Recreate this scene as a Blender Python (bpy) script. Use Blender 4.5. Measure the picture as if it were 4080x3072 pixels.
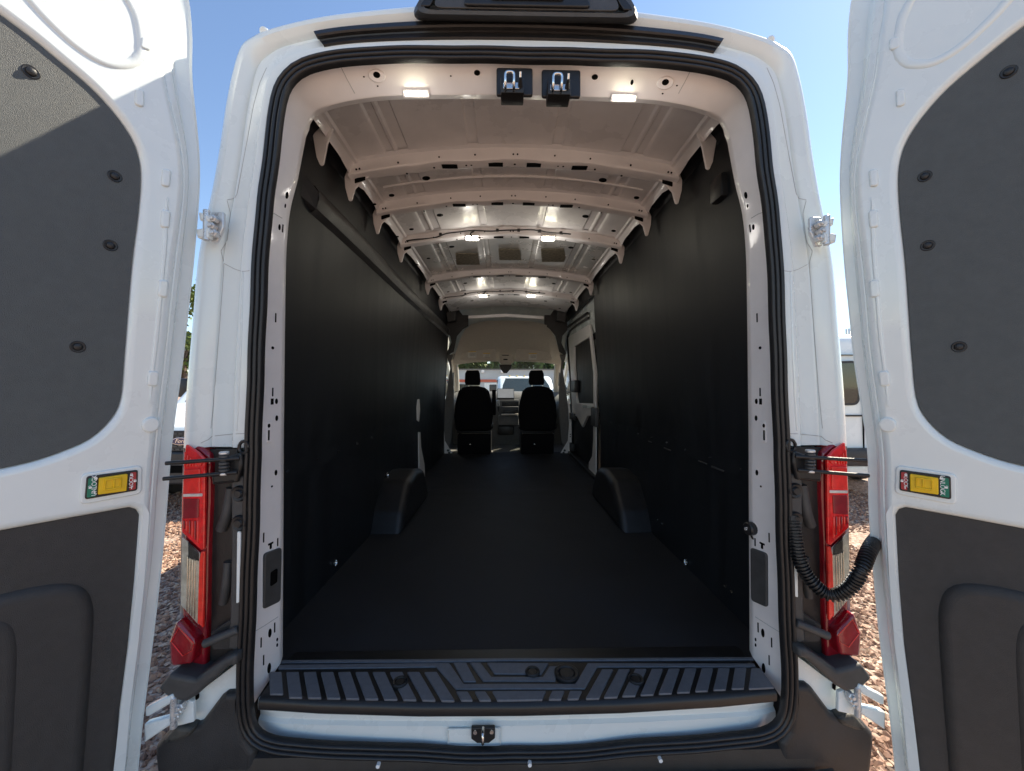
import bpy, bmesh, math, random
import numpy as np
from mathutils import Vector, Matrix

random.seed(7); RNG = np.random.default_rng(7)
for o in list(bpy.data.objects): bpy.data.objects.remove(o)
SC = bpy.context.scene
COL = SC.collection
rad = math.radians

# ------------------------------------------------------------------ camera
F_PX, PW, PH = 1550.0, 4080.0, 3072.0
CAM = Vector((-0.050, -1.195, 1.66))
YAW, PIT = math.atan(30 / F_PX), math.atan(9 / F_PX)
cd = bpy.data.cameras.new('camera'); cam = bpy.data.objects.new('camera', cd); COL.objects.link(cam)
cd.sensor_width = 36.0; cd.lens = 36.0 * F_PX / PW; cd.clip_start = 0.02; cd.clip_end = 3000
cam.location = CAM; cam.rotation_euler = (math.pi / 2 + PIT, 0, -YAW)
SC.camera = cam
SC.render.resolution_x, SC.render.resolution_y = 1024, 771

# ------------------------------------------------------------------ sky, sun, exposure
SUN = Vector((0.82, 0.55, 1.0)).normalized()          # towards the sun
EL = math.asin(SUN.z)
W = bpy.data.worlds.new('World'); SC.world = W; W.use_nodes = True
nt = W.node_tree; nt.nodes.clear()
sky = nt.nodes.new('ShaderNodeTexSky'); sky.sky_type = 'NISHITA'; sky.sun_disc = False
sky.sun_elevation = EL; sky.sun_rotation = math.atan2(SUN.x, SUN.y)
sky.air_density = 1.0; sky.dust_density = 0.1; sky.ozone_density = 1.6
bg = nt.nodes.new('ShaderNodeBackground'); bg.inputs[1].default_value = 0.096
wo = nt.nodes.new('ShaderNodeOutputWorld')
nt.links.new(sky.outputs[0], bg.inputs[0]); nt.links.new(bg.outputs[0], wo.inputs[0])
sl = bpy.data.lights.new('sun', 'SUN'); sl.energy = 4.6; sl.angle = rad(0.5); sl.color = (1.0, 0.88, 0.70)
so = bpy.data.objects.new('sun', sl); COL.objects.link(so)
so.rotation_euler = SUN.to_track_quat('Z', 'Y').to_euler()
SC.view_settings.view_transform = 'Standard'; SC.view_settings.look = 'None'
SC.view_settings.gamma = 1.0; SC.view_settings.use_curve_mapping = False
SC.view_settings.exposure = 1.3
SC.render.engine = 'CYCLES'
SC.cycles.max_bounces = 10; SC.cycles.diffuse_bounces = 5; SC.cycles.glossy_bounces = 4
SC.cycles.transparent_max_bounces = 12

# ------------------------------------------------------------------ photo pixel -> place
_F = Vector((math.sin(YAW) * math.cos(PIT), math.cos(YAW) * math.cos(PIT), math.sin(PIT)))
_R = Vector((math.cos(YAW), -math.sin(YAW), 0)); _U = _R.cross(_F)
def ray(px, py): return _F + _R * ((px - 2040) / F_PX) + _U * ((1536 - py) / F_PX)
def PY(px, py, Y): v = ray(px, py); return CAM + v * ((Y - CAM.y) / v.y)
def PX(px, py, X): v = ray(px, py); return CAM + v * ((X - CAM.x) / v.x)
def PZ(px, py, Z): v = ray(px, py); return CAM + v * ((Z - CAM.z) / v.z)
def PP(px, py, o, n): v = ray(px, py); return CAM + v * ((o - CAM).dot(n) / v.dot(n))
def hz(h, py, Y=0.0, g=1.0):                                   # half width in pixels, row -> (x, z) at plane Y
    k = (Y - CAM.y) / F_PX
    return h * k * g, CAM.z + (1545 - py) * k

# ------------------------------------------------------------------ materials
def mat(name, col, rough=0.5, metal=0.0, coat=0.0, var=0.0, vscale=8.0, bump=0.0, bscale=200.0, rvar=0.0,
        spec=0.5, trans=0.0, emit=None, estr=0.0, stretch=None, col2=None):
    m = bpy.data.materials.new(name); m.use_nodes = True
    n = m.node_tree; b = n.nodes['Principled BSDF']
    b.inputs['Base Color'].default_value = (*col, 1); b.inputs['Roughness'].default_value = rough
    b.inputs['Metallic'].default_value = metal; b.inputs['Coat Weight'].default_value = coat
    b.inputs['Coat Roughness'].default_value = 0.06
    b.inputs['Specular IOR Level'].default_value = spec
    b.inputs['Transmission Weight'].default_value = trans
    if emit: b.inputs['Emission Color'].default_value = (*emit, 1); b.inputs['Emission Strength'].default_value = estr
    if var or rvar or bump or col2:
        tc = n.nodes.new('ShaderNodeTexCoord'); mp = n.nodes.new('ShaderNodeMapping')
        n.links.new(tc.outputs['Object'], mp.inputs[0])
        if stretch: mp.inputs['Scale'].default_value = stretch
    if var or rvar or col2:
        nz = n.nodes.new('ShaderNodeTexNoise'); nz.inputs['Scale'].default_value = vscale
        nz.inputs['Detail'].default_value = 6; nz.inputs['Roughness'].default_value = 0.6
        n.links.new(mp.outputs[0], nz.inputs['Vector'])
        if var or col2:
            r = n.nodes.new('ShaderNodeValToRGB')
            c2 = col2 or tuple(min(1, c * (1 + var)) for c in col)
            c1 = col if col2 else tuple(c * (1 - var) for c in col)
            r.color_ramp.elements[0].position = 0.35; r.color_ramp.elements[1].position = 0.68
            r.color_ramp.elements[0].color = (*c1, 1); r.color_ramp.elements[1].color = (*c2, 1)
            n.links.new(nz.outputs['Fac'], r.inputs[0]); n.links.new(r.outputs[0], b.inputs['Base Color'])
        if rvar:
            mr = n.nodes.new('ShaderNodeMapRange')
            mr.inputs['From Min'].default_value = 0.3; mr.inputs['From Max'].default_value = 0.7
            mr.inputs['To Min'].default_value = max(0.03, rough - rvar); mr.inputs['To Max'].default_value = rough + rvar
            n.links.new(nz.outputs['Fac'], mr.inputs['Value']); n.links.new(mr.outputs[0], b.inputs['Roughness'])
    if bump:
        nb = n.nodes.new('ShaderNodeTexNoise'); nb.inputs['Scale'].default_value = bscale; nb.inputs['Detail'].default_value = 3
        n.links.new(mp.outputs[0], nb.inputs['Vector'])
        bp = n.nodes.new('ShaderNodeBump'); bp.inputs['Strength'].default_value = bump; bp.inputs['Distance'].default_value = 0.004
        n.links.new(nb.outputs['Fac'], bp.inputs['Height']); n.links.new(bp.outputs[0], b.inputs['Normal'])
    return m
def glass_mat(name, tint, refl=0.12):
    m = bpy.data.materials.new(name); m.use_nodes = True; n = m.node_tree; n.nodes.clear()
    o = n.nodes.new('ShaderNodeOutputMaterial'); mx = n.nodes.new('ShaderNodeMixShader')
    t = n.nodes.new('ShaderNodeBsdfTransparent'); t.inputs[0].default_value = (*tint, 1)
    g = n.nodes.new('ShaderNodeBsdfGlossy'); g.inputs['Roughness'].default_value = 0.02
    lw = n.nodes.new('ShaderNodeLayerWeight'); pw = n.nodes.new('ShaderNodeMath'); pw.operation = 'POWER'; pw.inputs[1].default_value = 4.0
    fr = n.nodes.new('ShaderNodeMapRange'); fr.inputs['To Min'].default_value = 0.05; fr.inputs['To Max'].default_value = 0.8
    n.links.new(lw.outputs['Facing'], pw.inputs[0]); n.links.new(pw.outputs[0], fr.inputs['Value'])
    n.links.new(fr.outputs[0], mx.inputs[0]); n.links.new(t.outputs[0], mx.inputs[1]); n.links.new(g.outputs[0], mx.inputs[2])
    n.links.new(mx.outputs[0], o.inputs[0]); return m

M = {}
M['paint'] = mat('white_paint', (0.755, 0.815, 0.81), 0.28, coat=0.6, var=0.02, vscale=3, rvar=0.06)
M['paint_in'] = mat('white_primer_paint', (0.82, 0.795, 0.785), 0.36, coat=0.25, var=0.05, vscale=5, rvar=0.08, bump=0.05, bscale=60)
M['roofmetal'] = mat('roof_underside_paint', (0.82, 0.795, 0.785), 0.30, metal=0.0, var=0.10, vscale=2.5, rvar=0.09, bump=0.10, bscale=14)
M['seal'] = mat('seal_rubber', (0.014, 0.014, 0.015), 0.38, var=0.2, vscale=30, bump=0.15, bscale=300)
M['black'] = mat('black_plastic', (0.013, 0.013, 0.014), 0.42, var=0.25, vscale=20, bump=0.2, bscale=400)
M['greyplastic'] = mat('grey_plastic', (0.055, 0.055, 0.055), 0.5, var=0.15, vscale=25, bump=0.2, bscale=500)
M['bumper'] = mat('bumper_plastic', (0.028, 0.028, 0.029), 0.5, var=0.35, vscale=7, bump=0.25, bscale=350, rvar=0.1)
M['dust'] = mat('dusty_step_rubber', (0.020, 0.020, 0.020), 0.55, vscale=14, bump=0.4, bscale=120, col2=(0.075, 0.072, 0.062))
M['liner'] = mat('wall_liner', (0.0105, 0.0125, 0.0155), 0.50, var=0.25, vscale=2, rvar=0.05, stretch=(1, 4, 0.5), bump=0.05, bscale=60, spec=0.28)
M['mat'] = mat('floor_mat', (0.017, 0.0185, 0.022), 0.62, var=0.22, vscale=2.5, bump=0.25, bscale=500, rvar=0.06, spec=0.3)
M['board'] = mat('door_board', (0.086, 0.096, 0.098), 0.55, var=0.06, vscale=40, bump=0.5, bscale=700, spec=0.45)
M['lower_board'] = mat('door_lower_trim', (0.044, 0.042, 0.041), 0.50, var=0.10, vscale=40, bump=0.5, bscale=700)
M['tread'] = mat('tread_pad', (0.115, 0.125, 0.145), 0.42, var=0.12, vscale=60, bump=0.3, bscale=600, rvar=0.06)
M['treadbase'] = mat('threshold_plastic', (0.0085, 0.009, 0.010), 0.36, bump=0.15, bscale=500, var=0.2, vscale=20)
M['hole_dark'] = mat('shade_joint_black', (0.004, 0.004, 0.004), 0.9, spec=0.05, var=0.1)  # near-black stands in for shade inside uncut holes; also used for dark joints
M['steel'] = mat('bright_steel', (0.75, 0.74, 0.72), 0.18, metal=1.0, var=0.1, vscale=30, rvar=0.06)
M['zinc'] = mat('zinc_hinge', (0.62, 0.63, 0.63), 0.32, metal=0.55, var=0.12, vscale=40, rvar=0.1)
M['red'] = mat('red_lens', (0.80, 0.010, 0.012), 0.10, coat=1.0, var=0.25, vscale=35, bump=0.5, bscale=45)
M['red_dark'] = mat('dark_red_lens', (0.26, 0.005, 0.012), 0.14, coat=0.9, var=0.25, vscale=18, bump=0.2, bscale=40)
M['red_strip'] = mat('red_strip_lens', (0.88, 0.03, 0.02), 0.15, coat=1.0, var=0.15, vscale=40)
M['reflector'] = mat('lamp_reflector', (0.82, 0.78, 0.68), 0.25, metal=0.25, var=0.35, vscale=28, bump=0.9, bscale=24)
M['clear'] = glass_mat('clear_lens', (0.96, 0.95, 0.92))
M['glass'] = glass_mat('window_glass', (0.93, 0.96, 0.94))
M['darkglass'] = mat('tinted_glass', (0.012, 0.022, 0.018), 0.04, coat=0.5, spec=0.6, var=0.1)
M['lamp'] = mat('lit_lamp', (0.9, 0.9, 0.85), 0.4, emit=(1.0, 0.93, 0.66), estr=16, var=0.05)
M['beige'] = mat('cab_headliner', (0.60, 0.55, 0.48), 0.85, var=0.05, vscale=40, bump=0.3, bscale=400, spec=0.2)
M['greytrim'] = mat('cab_trim', (0.14, 0.137, 0.132), 0.6, var=0.1, vscale=30, bump=0.2, bscale=400)
M['fabric'] = mat('seat_fabric', (0.008, 0.008, 0.010), 0.9, var=0.2, vscale=60, bump=0.5, bscale=500, spec=0.1)
M['ribfloor'] = mat('cab_floor_rubber', (0.10, 0.098, 0.086), 0.6, var=0.2, vscale=14, bump=0.2, bscale=300)
M['screen'] = mat('screen_glass', (0.24, 0.25, 0.26), 0.10, emit=(0.75, 0.80, 0.84), estr=0.10, vscale=6, col2=(0.36, 0.37, 0.38))
M['label'] = mat('sticker', (0.78, 0.76, 0.70), 0.6, vscale=60, col2=(0.55, 0.54, 0.5))
M['labely'] = mat('sticker_yellow', (0.75, 0.52, 0.10), 0.6, var=0.05)
M['yellow'] = mat('yellow_slider', (0.80, 0.50, 0.006), 0.35, var=0.06, vscale=20)
M['green'] = mat('green_label', (0.0, 0.18, 0.11), 0.4, var=0.06)
M['redlab'] = mat('red_label', (0.42, 0.03, 0.035), 0.4, var=0.06)
M['white'] = mat('white_print', (0.85, 0.85, 0.83), 0.5, var=0.02)
M['blue'] = mat('blue_emblem', (0.01, 0.025, 0.10), 0.15, coat=1, var=0.05)
M['chrome'] = mat('chrome', (0.85, 0.85, 0.85), 0.08, metal=1.0, var=0.03)
M['tyre'] = mat('tyre', (0.018, 0.018, 0.018), 0.8, var=0.3, vscale=20)
M['deadener'] = mat('brown_pad', (0.17, 0.145, 0.095), 0.75, vscale=45, col2=(0.36, 0.32, 0.23))
M['foil'] = mat('foil_sheet', (0.80, 0.79, 0.76), 0.24, metal=0.35, var=0.15, vscale=4, rvar=0.1, bump=0.25, bscale=9)
M['asphalt'] = mat('asphalt', (0.05, 0.05, 0.05), 0.9, var=0.3, vscale=30)

_b = M['board'].node_tree.nodes['Principled BSDF']; _b.inputs['Sheen Weight'].default_value = 0.25; _b.inputs['Sheen Roughness'].default_value = 0.45; _b.inputs['Sheen Tint'].default_value = (1.0, 0.93, 0.82, 1)
# ------------------------------------------------------------------ mesh helpers
WL = {}                                                 # world place of every object while it is built
def empty(name, loc=(0, 0, 0)):
    o = bpy.data.objects.new(name, None); o.empty_display_size = 0.2; COL.objects.link(o)
    o.location = loc; WL[o.name] = Vector(loc); return o
def tag(o, label, cat=None, group=None, kind=None):
    if label: o['label'] = label
    if cat: o['category'] = cat
    if group: o['group'] = group
    if kind: o['kind'] = kind
    return o
def link(name, me, m, parent=None, smooth=35):
    if m is not None: me.materials.clear(); me.materials.append(m)
    n = len(me.vertices)
    co = np.empty(n * 3); me.vertices.foreach_get('co', co); co = co.reshape(-1, 3)
    c = (co.min(0) + co.max(0)) / 2
    me.vertices.foreach_set('co', (co - c).ravel())
    if smooth:
        me.polygons.foreach_set('use_smooth', [True] * len(me.polygons)); me.set_sharp_from_angle(angle=rad(smooth))
    me.update()
    o = bpy.data.objects.new(name, me); COL.objects.link(o); c = Vector(c); o.location = c; WL[o.name] = c
    if parent is not None:
        o.parent = parent; o.matrix_parent_inverse = Matrix.Translation(-WL[parent.name])
        o.location = c
    return o
def mesh(name, v, f, m, parent=None, smooth=35, Mx=None):
    me = bpy.data.meshes.new(name); me.from_pydata([tuple(p) for p in v], [], [tuple(q) for q in f])
    if Mx is not None: me.transform(Mx)
    bm = bmesh.new(); bm.from_mesh(me); bmesh.ops.recalc_face_normals(bm, faces=bm.faces); bm.to_mesh(me); bm.free()
    return link(name, me, m, parent, smooth)
def frame(o, ex, ey):
    ex = Vector(ex).normalized(); ez = ex.cross(Vector(ey)).normalized(); ey = ez.cross(ex)
    return Matrix(((ex.x, ey.x, ez.x, o[0]), (ex.y, ey.y, ez.y, o[1]), (ex.z, ey.z, ez.z, o[2]), (0, 0, 0, 1)))
def fXZ(Y): return frame((0, Y, 0), (1, 0, 0), (0, 0, 1))         # local z looks rearwards (-y)
def fYZ(X): return frame((X, 0, 0), (0, 1, 0), (0, 0, 1))         # local z looks to +x
def fXY(Z): return frame((0, 0, Z), (1, 0, 0), (0, 1, 0))
def rnd(pts, r, n=5):
    out = []; N = len(pts)
    for i in range(N):
        p = Vector(pts[i][:2]); a = Vector(pts[i - 1][:2]) - p; b = Vector(pts[(i + 1) % N][:2]) - p
        rr = r[i] if isinstance(r, (list, tuple)) else r
        la, lb = a.length, b.length
        if rr <= 0 or la < 1e-6 or lb < 1e-6: out.append(tuple(p)); continue
        ang = a.angle(b)
        if ang > math.pi - 0.05: out.append(tuple(p)); continue
        t = min(rr / math.tan(ang / 2), la * .49, lb * .49)
        s, e = p + a / la * t, p + b / lb * t
        for k in range(n + 1):
            u = k / n; out.append(tuple(s * (1 - u) ** 2 + p * 2 * u * (1 - u) + e * u * u))
    return out
def ell(cx, cy, rx, ry, n=18): return [(cx + rx * math.cos(2 * math.pi * i / n), cy + ry * math.sin(2 * math.pi * i / n)) for i in range(n)]
def plate(name, loops, th, bev, m, parent=None, Mx=None, smooth=35, res=2):
    c = bpy.data.curves.new('t', 'CURVE'); c.dimensions = '2D'; c.fill_mode = 'BOTH'
    bev = min(bev, th * .49)
    c.extrude = th / 2 - bev; c.bevel_depth = bev; c.bevel_resolution = res; c.offset = -bev
    for L in loops:
        s = c.splines.new('POLY'); s.points.add(len(L) - 1)
        s.points.foreach_set('co', [q for p in L for q in (p[0], p[1], 0, 1)]); s.use_cyclic_u = True
    o = bpy.data.objects.new('t', c); me = bpy.data.meshes.new_from_object(o)
    bpy.data.objects.remove(o); bpy.data.curves.remove(c); me.name = name
    if Mx is not None: me.transform(Mx)
    return link(name, me, m, parent, smooth)
def box(name, lo, hi, m, parent=None, bev=0.0, Mx=None, seg=2):
    bm = bmesh.new(); bmesh.ops.create_cube(bm, size=1)
    lo, hi = Vector(lo), Vector(hi)
    for v in bm.verts: v.co = Vector([(lo[i] + hi[i]) / 2 + v.co[i] * (hi[i] - lo[i]) for i in range(3)])
    if bev: bmesh.ops.bevel(bm, geom=bm.edges[:], offset=bev, segments=seg, affect='EDGES', profile=0.5)
    me = bpy.data.meshes.new(name); bm.to_mesh(me); bm.free()
    if Mx is not None: me.transform(Mx)
    return link(name, me, m, parent)
def cyl(name, a, b, r, m, parent=None, seg=16, r2=None, bev=0.0):
    a, b = Vector(a), Vector(b); d = b - a; L = d.length; q = d.to_track_quat('Z', 'Y').to_matrix()
    r2 = r if r2 is None else r2
    prof = [(0, 0), (r - bev, 0), (r, bev), (r2, L - bev), (r2 - bev, L), (0, L)] if bev else [(0, 0), (r, 0), (r2, L), (0, L)]
    return lathe(name, prof, m, parent, a, q, seg)
def lathe(name, prof, m, parent, o, q, seg=16):
    v, f = [], []; n = len(prof)
    for i in range(seg):
        t = 2 * math.pi * i / seg
        for (r, h) in prof: v.append(Vector(o) + q @ Vector((r * math.cos(t), r * math.sin(t), h)))
    for i in range(seg):
        j = (i + 1) % seg
        for k in range(n - 1):
            if prof[k][0] < 1e-9: f.append((i * n, i * n + k + 1, j * n + k + 1))
            elif prof[k + 1][0] < 1e-9: f.append((i * n + k, i * n + k + 1, j * n + k))
            else: f.append((i * n + k, i * n + k + 1, j * n + k + 1, j * n + k))
    me = bpy.data.meshes.new(name); me.from_pydata([tuple(p) for p in v], [], f)
    bm = bmesh.new(); bm.from_mesh(me); bmesh.ops.remove_doubles(bm, verts=bm.verts, dist=1e-6)
    bmesh.ops.recalc_face_normals(bm, faces=bm.faces); bm.to_mesh(me); bm.free()
    return link(name, me, m, parent)
def smooth_path(P, n, closed=False):
    P = [Vector(p) for p in P]; N = len(P); out = []
    segs = N if closed else N - 1
    L = [(P[(i + 1) % N] - P[i]).length for i in range(segs)]; tot = sum(L)
    for i in range(segs):
        p0 = P[(i - 1) % N] if closed or i > 0 else P[0] * 2 - P[1]
        p1, p2 = P[i], P[(i + 1) % N]
        p3 = P[(i + 2) % N] if closed or i + 2 < N else P[-1] * 2 - P[-2]
        k = max(2, round(n * L[i] / tot))
        for j in range(k):
            t = j / k; t2, t3 = t * t, t * t * t
            out.append(0.5 * ((2 * p1) + (p2 - p0) * t + (2 * p0 - 5 * p1 + 4 * p2 - p3) * t2 + (3 * p1 - p0 - 3 * p2 + p3) * t3))
    if not closed: out.append(P[-1])
    return out
def grid(name, rings, m, parent=None, closed=False, smooth=35):
    v = [p for r in rings for p in r]; n = len(rings[0]); f = []
    for a in range(len(rings) - 1):
        for i in range(n if closed else n - 1):
            j = (i + 1) % n; f.append((a * n + i, a * n + j, (a + 1) * n + j, (a + 1) * n + i))
    return mesh(name, v, f, m, parent, smooth)
def tube(name, path, r, m, parent=None, seg=8, closed=False, rf=None):
    P = [Vector(p) for p in path]; rings = []; up = Vector((0.13, 0.31, 0.94))
    N = len(P)
    for i, p in enumerate(P):
        t = (P[(i + 1) % N] - P[i - 1]) if closed or 0 < i < N - 1 else (P[1] - P[0] if i == 0 else P[-1] - P[-2])
        t.normalize(); a = t.cross(up).normalized(); b = a.cross(t)
        rr = r if rf is None else rf(i)
        rings.append([p + a * (rr * math.cos(2 * math.pi * k / seg)) + b * (rr * math.sin(2 * math.pi * k / seg)) for k in range(seg)])
    if closed: rings.append(rings[0])
    v = [p for q in rings for p in q]; f = []
    for a in range(len(rings) - 1):
        for i in range(seg):
            j = (i + 1) % seg; f.append((a * seg + i, a * seg + j, (a + 1) * seg + j, (a + 1) * seg + i))
    if not closed: f += [tuple(range(seg)), tuple(range((len(rings) - 1) * seg, len(rings) * seg))]
    return mesh(name, v, f, m, parent, 60)
def mirror_px(px): return 4119 - px
def text_mesh(name, s, size, m, parent, Mx, th=0.0008, shear=0.0):
    c = bpy.data.curves.new('t', 'FONT'); c.body = s; c.size = size; c.extrude = th; c.align_x = 'CENTER'; c.align_y = 'CENTER'; c.shear = shear
    o = bpy.data.objects.new('t', c); me = bpy.data.meshes.new_from_object(o); bpy.data.objects.remove(o)
    me.name = name; me.transform(Mx); return link(name, me, m, parent, 0)

# ================================================================== ground
def ground_mat():
    m = bpy.data.materials.new('gravel_ground'); m.use_nodes = True; n = m.node_tree; b = n.nodes['Principled BSDF']
    tc = n.nodes.new('ShaderNodeTexCoord'); vo = n.nodes.new('ShaderNodeTexVoronoi'); vo.inputs['Scale'].default_value = 38
    n.links.new(tc.outputs['Object'], vo.inputs['Vector'])
    r = n.nodes.new('ShaderNodeValToRGB'); e = r.color_ramp.elements
    e[0].color = (0.19, 0.120, 0.088, 1); e[1].color = (0.54, 0.41, 0.32, 1); e.new(0.5).color = (0.36, 0.25, 0.19, 1)
    sp = n.nodes.new('ShaderNodeSeparateColor'); n.links.new(vo.outputs['Color'], sp.inputs[0])
    n.links.new(sp.outputs[0], r.inputs[0]); n.links.new(r.outputs[0], b.inputs['Base Color'])
    b.inputs['Roughness'].default_value = 0.85
    bp = n.nodes.new('ShaderNodeBump'); bp.inputs['Strength'].default_value = 0.8; bp.inputs['Distance'].default_value = 0.02; bp.invert = True
    n.links.new(vo.outputs['Distance'], bp.inputs['Height']); n.links.new(bp.outputs[0], b.inputs['Normal'])
    return m
g = mesh('ground', [(-900, -900, 0), (900, -900, 0), (900, 900, 0), (-900, 900, 0)], [(0, 1, 2, 3)], ground_mat(), smooth=0)
tag(g, 'reddish brown gravel ground of the car lot', kind='structure')

# ================================================================== the open cargo van
VAN = empty('cargo_van', (0, 2.6, 0))
tag(VAN, 'empty white high-roof cargo van with both rear doors swung open, black lined load space', 'van')
FL = 0.722                                              # load floor height

# ---- the outlines of the rear end: (half width px, row px) pairs of the seal and of the body edge
SEAL = [(1078, 2850), (1070, 2500), (1055, 2000), (1050, 1800), (1049, 1778), (1042, 1558), (1033, 1250), (1022, 996), (1004, 800), (988, 680), (976, 555),
        (962, 446), (945, 365), (912, 307), (850, 262), (720, 230), (560, 214), (300, 207), (0, 205)]
EDGE = [(1330, 2850), (1330, 2500), (1325, 2000), (1320, 1800), (1319, 1778), (1309, 1568), (1286, 1291), (1263, 1033), (1214, 793), (1182, 609), (1158, 440),
        (1130, 300), (1098, 203), (1050, 165), (985, 136), (820, 92), (640, 62), (330, 28), (0, 18)]
INNER = [(931, 2630), (931, 2400), (930, 2000), (930, 1800), (930, 1778), (928, 1500), (926, 1250), (922, 1000), (908, 830), (878, 700), (852, 560), (842, 515),
         (812, 458), (770, 432), (700, 409), (600, 390), (480, 378), (250, 372), (0, 370)]
def full(ring, Yf):
    L = [];
    for i, (h, py) in enumerate(ring):
        Y = Yf(i, len(ring)); x, z = hz(h, py, Y); L.append(Vector((x, Y, z)))
    S = smooth_path(L, 90)
    # same count for every ring: resample by index of keypoint
    return S
def keyed(ring, Yf, per=6, g=1.0):
    P = []
    for i, (h, py) in enumerate(ring):
        Y = Yf(i / (len(ring) - 1)); x, z = hz(h, py, Y, g); P.append(Vector((x, Y, z)))
    out = []; N = len(P)
    for i in range(N - 1):
        p0 = P[i - 1] if i else P[0] * 2 - P[1]; p1, p2 = P[i], P[i + 1]
        p3 = P[i + 2] if i + 2 < N else Vector((-P[N - 2].x, P[N - 2].y, P[N - 2].z))
        for j in range(per):
            t = j / per; t2, t3 = t * t, t * t * t
            out.append(0.5 * ((2 * p1) + (p2 - p0) * t + (2 * p0 - 5 * p1 + 4 * p2 - p3) * t2 + (3 * p1 - p0 - 3 * p2 + p3) * t3))
    out.append(P[-1]); out[-1].x = 0
    return out + [Vector((-p.x, p.y, p.z)) for p in reversed(out[:-1])]
def ss(a, b, t): t = min(1, max(0, (t - a) / (b - a))); return t * t * (3 - 2 * t)
Kse = keyed(SEAL, lambda t: 0.0, g=1.01); Ked = keyed(EDGE, lambda t: 0.03)
Kin = keyed(INNER, lambda t: 0.12 - 0.055 * ss(0.55, 0.9, t), g=1.01)
def ringu(u, dy, A=Kse, B=Ked): return [a.lerp(b, u) + Vector((0, dy - 0.03 * u, 0)) for a, b in zip(A, B)]
prof = [(0.04, 0.020), (0.06, -0.004), (0.10, -0.006), (0.23, -0.004), (0.27, 0.004), (0.30, 0.014), (0.56, 0.026), (0.60, 0.024), (0.62, 0.030), (0.64, 0.022),
        (0.70, 0.012), (0.78, 0.002), (0.86, 0.002), (0.93, 0.010), (0.975, 0.022), (1.0, 0.05)]
n0 = 0
rings = []
for u, d in prof:
    r = ringu(u, d)
    if 0.08 < u < 0.9:                                   # below the lamp shoulder the corner is a deep recess
        zc = hz(0, 1789)[1]
        r = [p + Vector((0, 0.11 * ss(zc + .006, zc - .008, p.z), 0)) for p in r]
    rings.append(r)
rings_frame = rings
grid('rear_frame', rings, M['paint'], VAN)
# body shell: sides and roof running forward from the rear edge
def shell_ring(Y, k, lift, drop=0.0):
    r = [Vector((p.x * k, Y, p.z + lift * max(0, min(1, (p.z - 2.3) / 0.4)))) for p in Ked]
    b0, b1 = r[0].copy(), r[-1].copy(); b0.z = 0.42; b1.z = 0.42
    return [b0] + r + [b1]
grid('body_shell', [shell_ring(Y, k, l) for Y, k, l in ((0.05, 1.0, 0), (0.10, 1.004, 0.004), (0.3, 1.008, 0.012), (1.2, 1.012, 0.02), (3, 1.012, 0.02), (4.5, 1.0, 0.0))], M['paint'], VAN)

# ---- inner aperture (pillars and header) as one pressing
seal_in = [p.lerp(q, 0.0) for p, q in zip(Kse, Kin)]
def ap(u, dy=0):
    return [Vector((a.x + (b.x - a.x) * u, a.y + (b.y - a.y) * u + dy, a.z + (b.z - a.z) * u)) for a, b in zip(Kse, Kin)]
apr = [ap(0.06, -0.012), ap(0.14, -0.014), ap(0.22, -0.010), ap(0.28, -0.004), ap(0.97, 0.0), ap(1.0, 0.004)]
last = [Vector((p.x * 1.0 + (0.012 if p.x > 0.2 else -0.012 if p.x < -0.2 else 0), p.y + 0.035, p.z + (0.012 if p.z > 2.55 else 0))) for p in apr[-1]]
APF = grid('door_aperture', apr + [last], M['paint_in'], VAN)
APF['label'] = 'white painted inner pillars and header of the rear opening'

# ---- weather seal: three soft ribs swept round the opening
SB = [(1078, 2717), (1076, 2800), (1064, 2870), (1030, 2920), (970, 2950), (870, 2966), (600, 2984), (420, 2990), (320, 3000), (220, 3008), (0, 3009)]
loopR = []
for h, py in SB[::-1]: loopR.append(hz(h, py, -.018, 1.01))
for h, py in SEAL[1:]: loopR.append(hz(h, py, -.018, 1.01))
pts = [Vector((x, 0, z)) for x, z in loopR]
allp = pts + [Vector((-p.x, 0, p.z)) for p in reversed(pts[1:-1])]
cl = smooth_path(allp, 260, closed=True)
prof_s = []
for k in range(25):
    t = k / 24; o = -0.0225 + 0.045 * t
    y = -0.014 - 0.010 * abs(math.sin(math.pi * t * 3)) ** 0.6
    if k in (0, 24): y = -0.004
    prof_s.append((o, y))
rings = []
N = len(cl)
for i in range(N):
    t = (cl[(i + 1) % N] - cl[i - 1]).normalized(); nrm = Vector((t.z, 0, -t.x))
    wob = 0.0008 * math.sin(i * 0.7) + 0.0006 * math.sin(i * 0.23)
    rings.append([cl[i] + nrm * (o + wob) + Vector((0, y, 0)) for o, y in prof_s])
rings.append(rings[0])
s = grid('door_seal', rings, M['seal'], VAN, smooth=50); s['label'] = 'black ribbed rubber weather seal round the rear opening'

# ---- black weather strip above the door seal
i0 = [i for i, p in enumerate(Kse) if abs(p.x) < 0.585]
def strip(u, dy): return [a.lerp(b, u) + Vector((0, dy, 0)) for a, b in [(Kse[i], Ked[i]) for i in i0]]
st = [strip(0.205, 0.01), strip(0.21, -0.014), strip(0.23, -0.018), strip(0.36, -0.013), strip(0.385, -0.015), strip(0.40, -0.024), strip(0.43, -0.028), strip(0.54, -0.026),
      strip(0.57, -0.020), strip(0.58, 0.01)]
o = grid('weather_strip', st, M['seal'], VAN); o['label'] = 'wide black rubber strip along the top edge of the opening'
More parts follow.
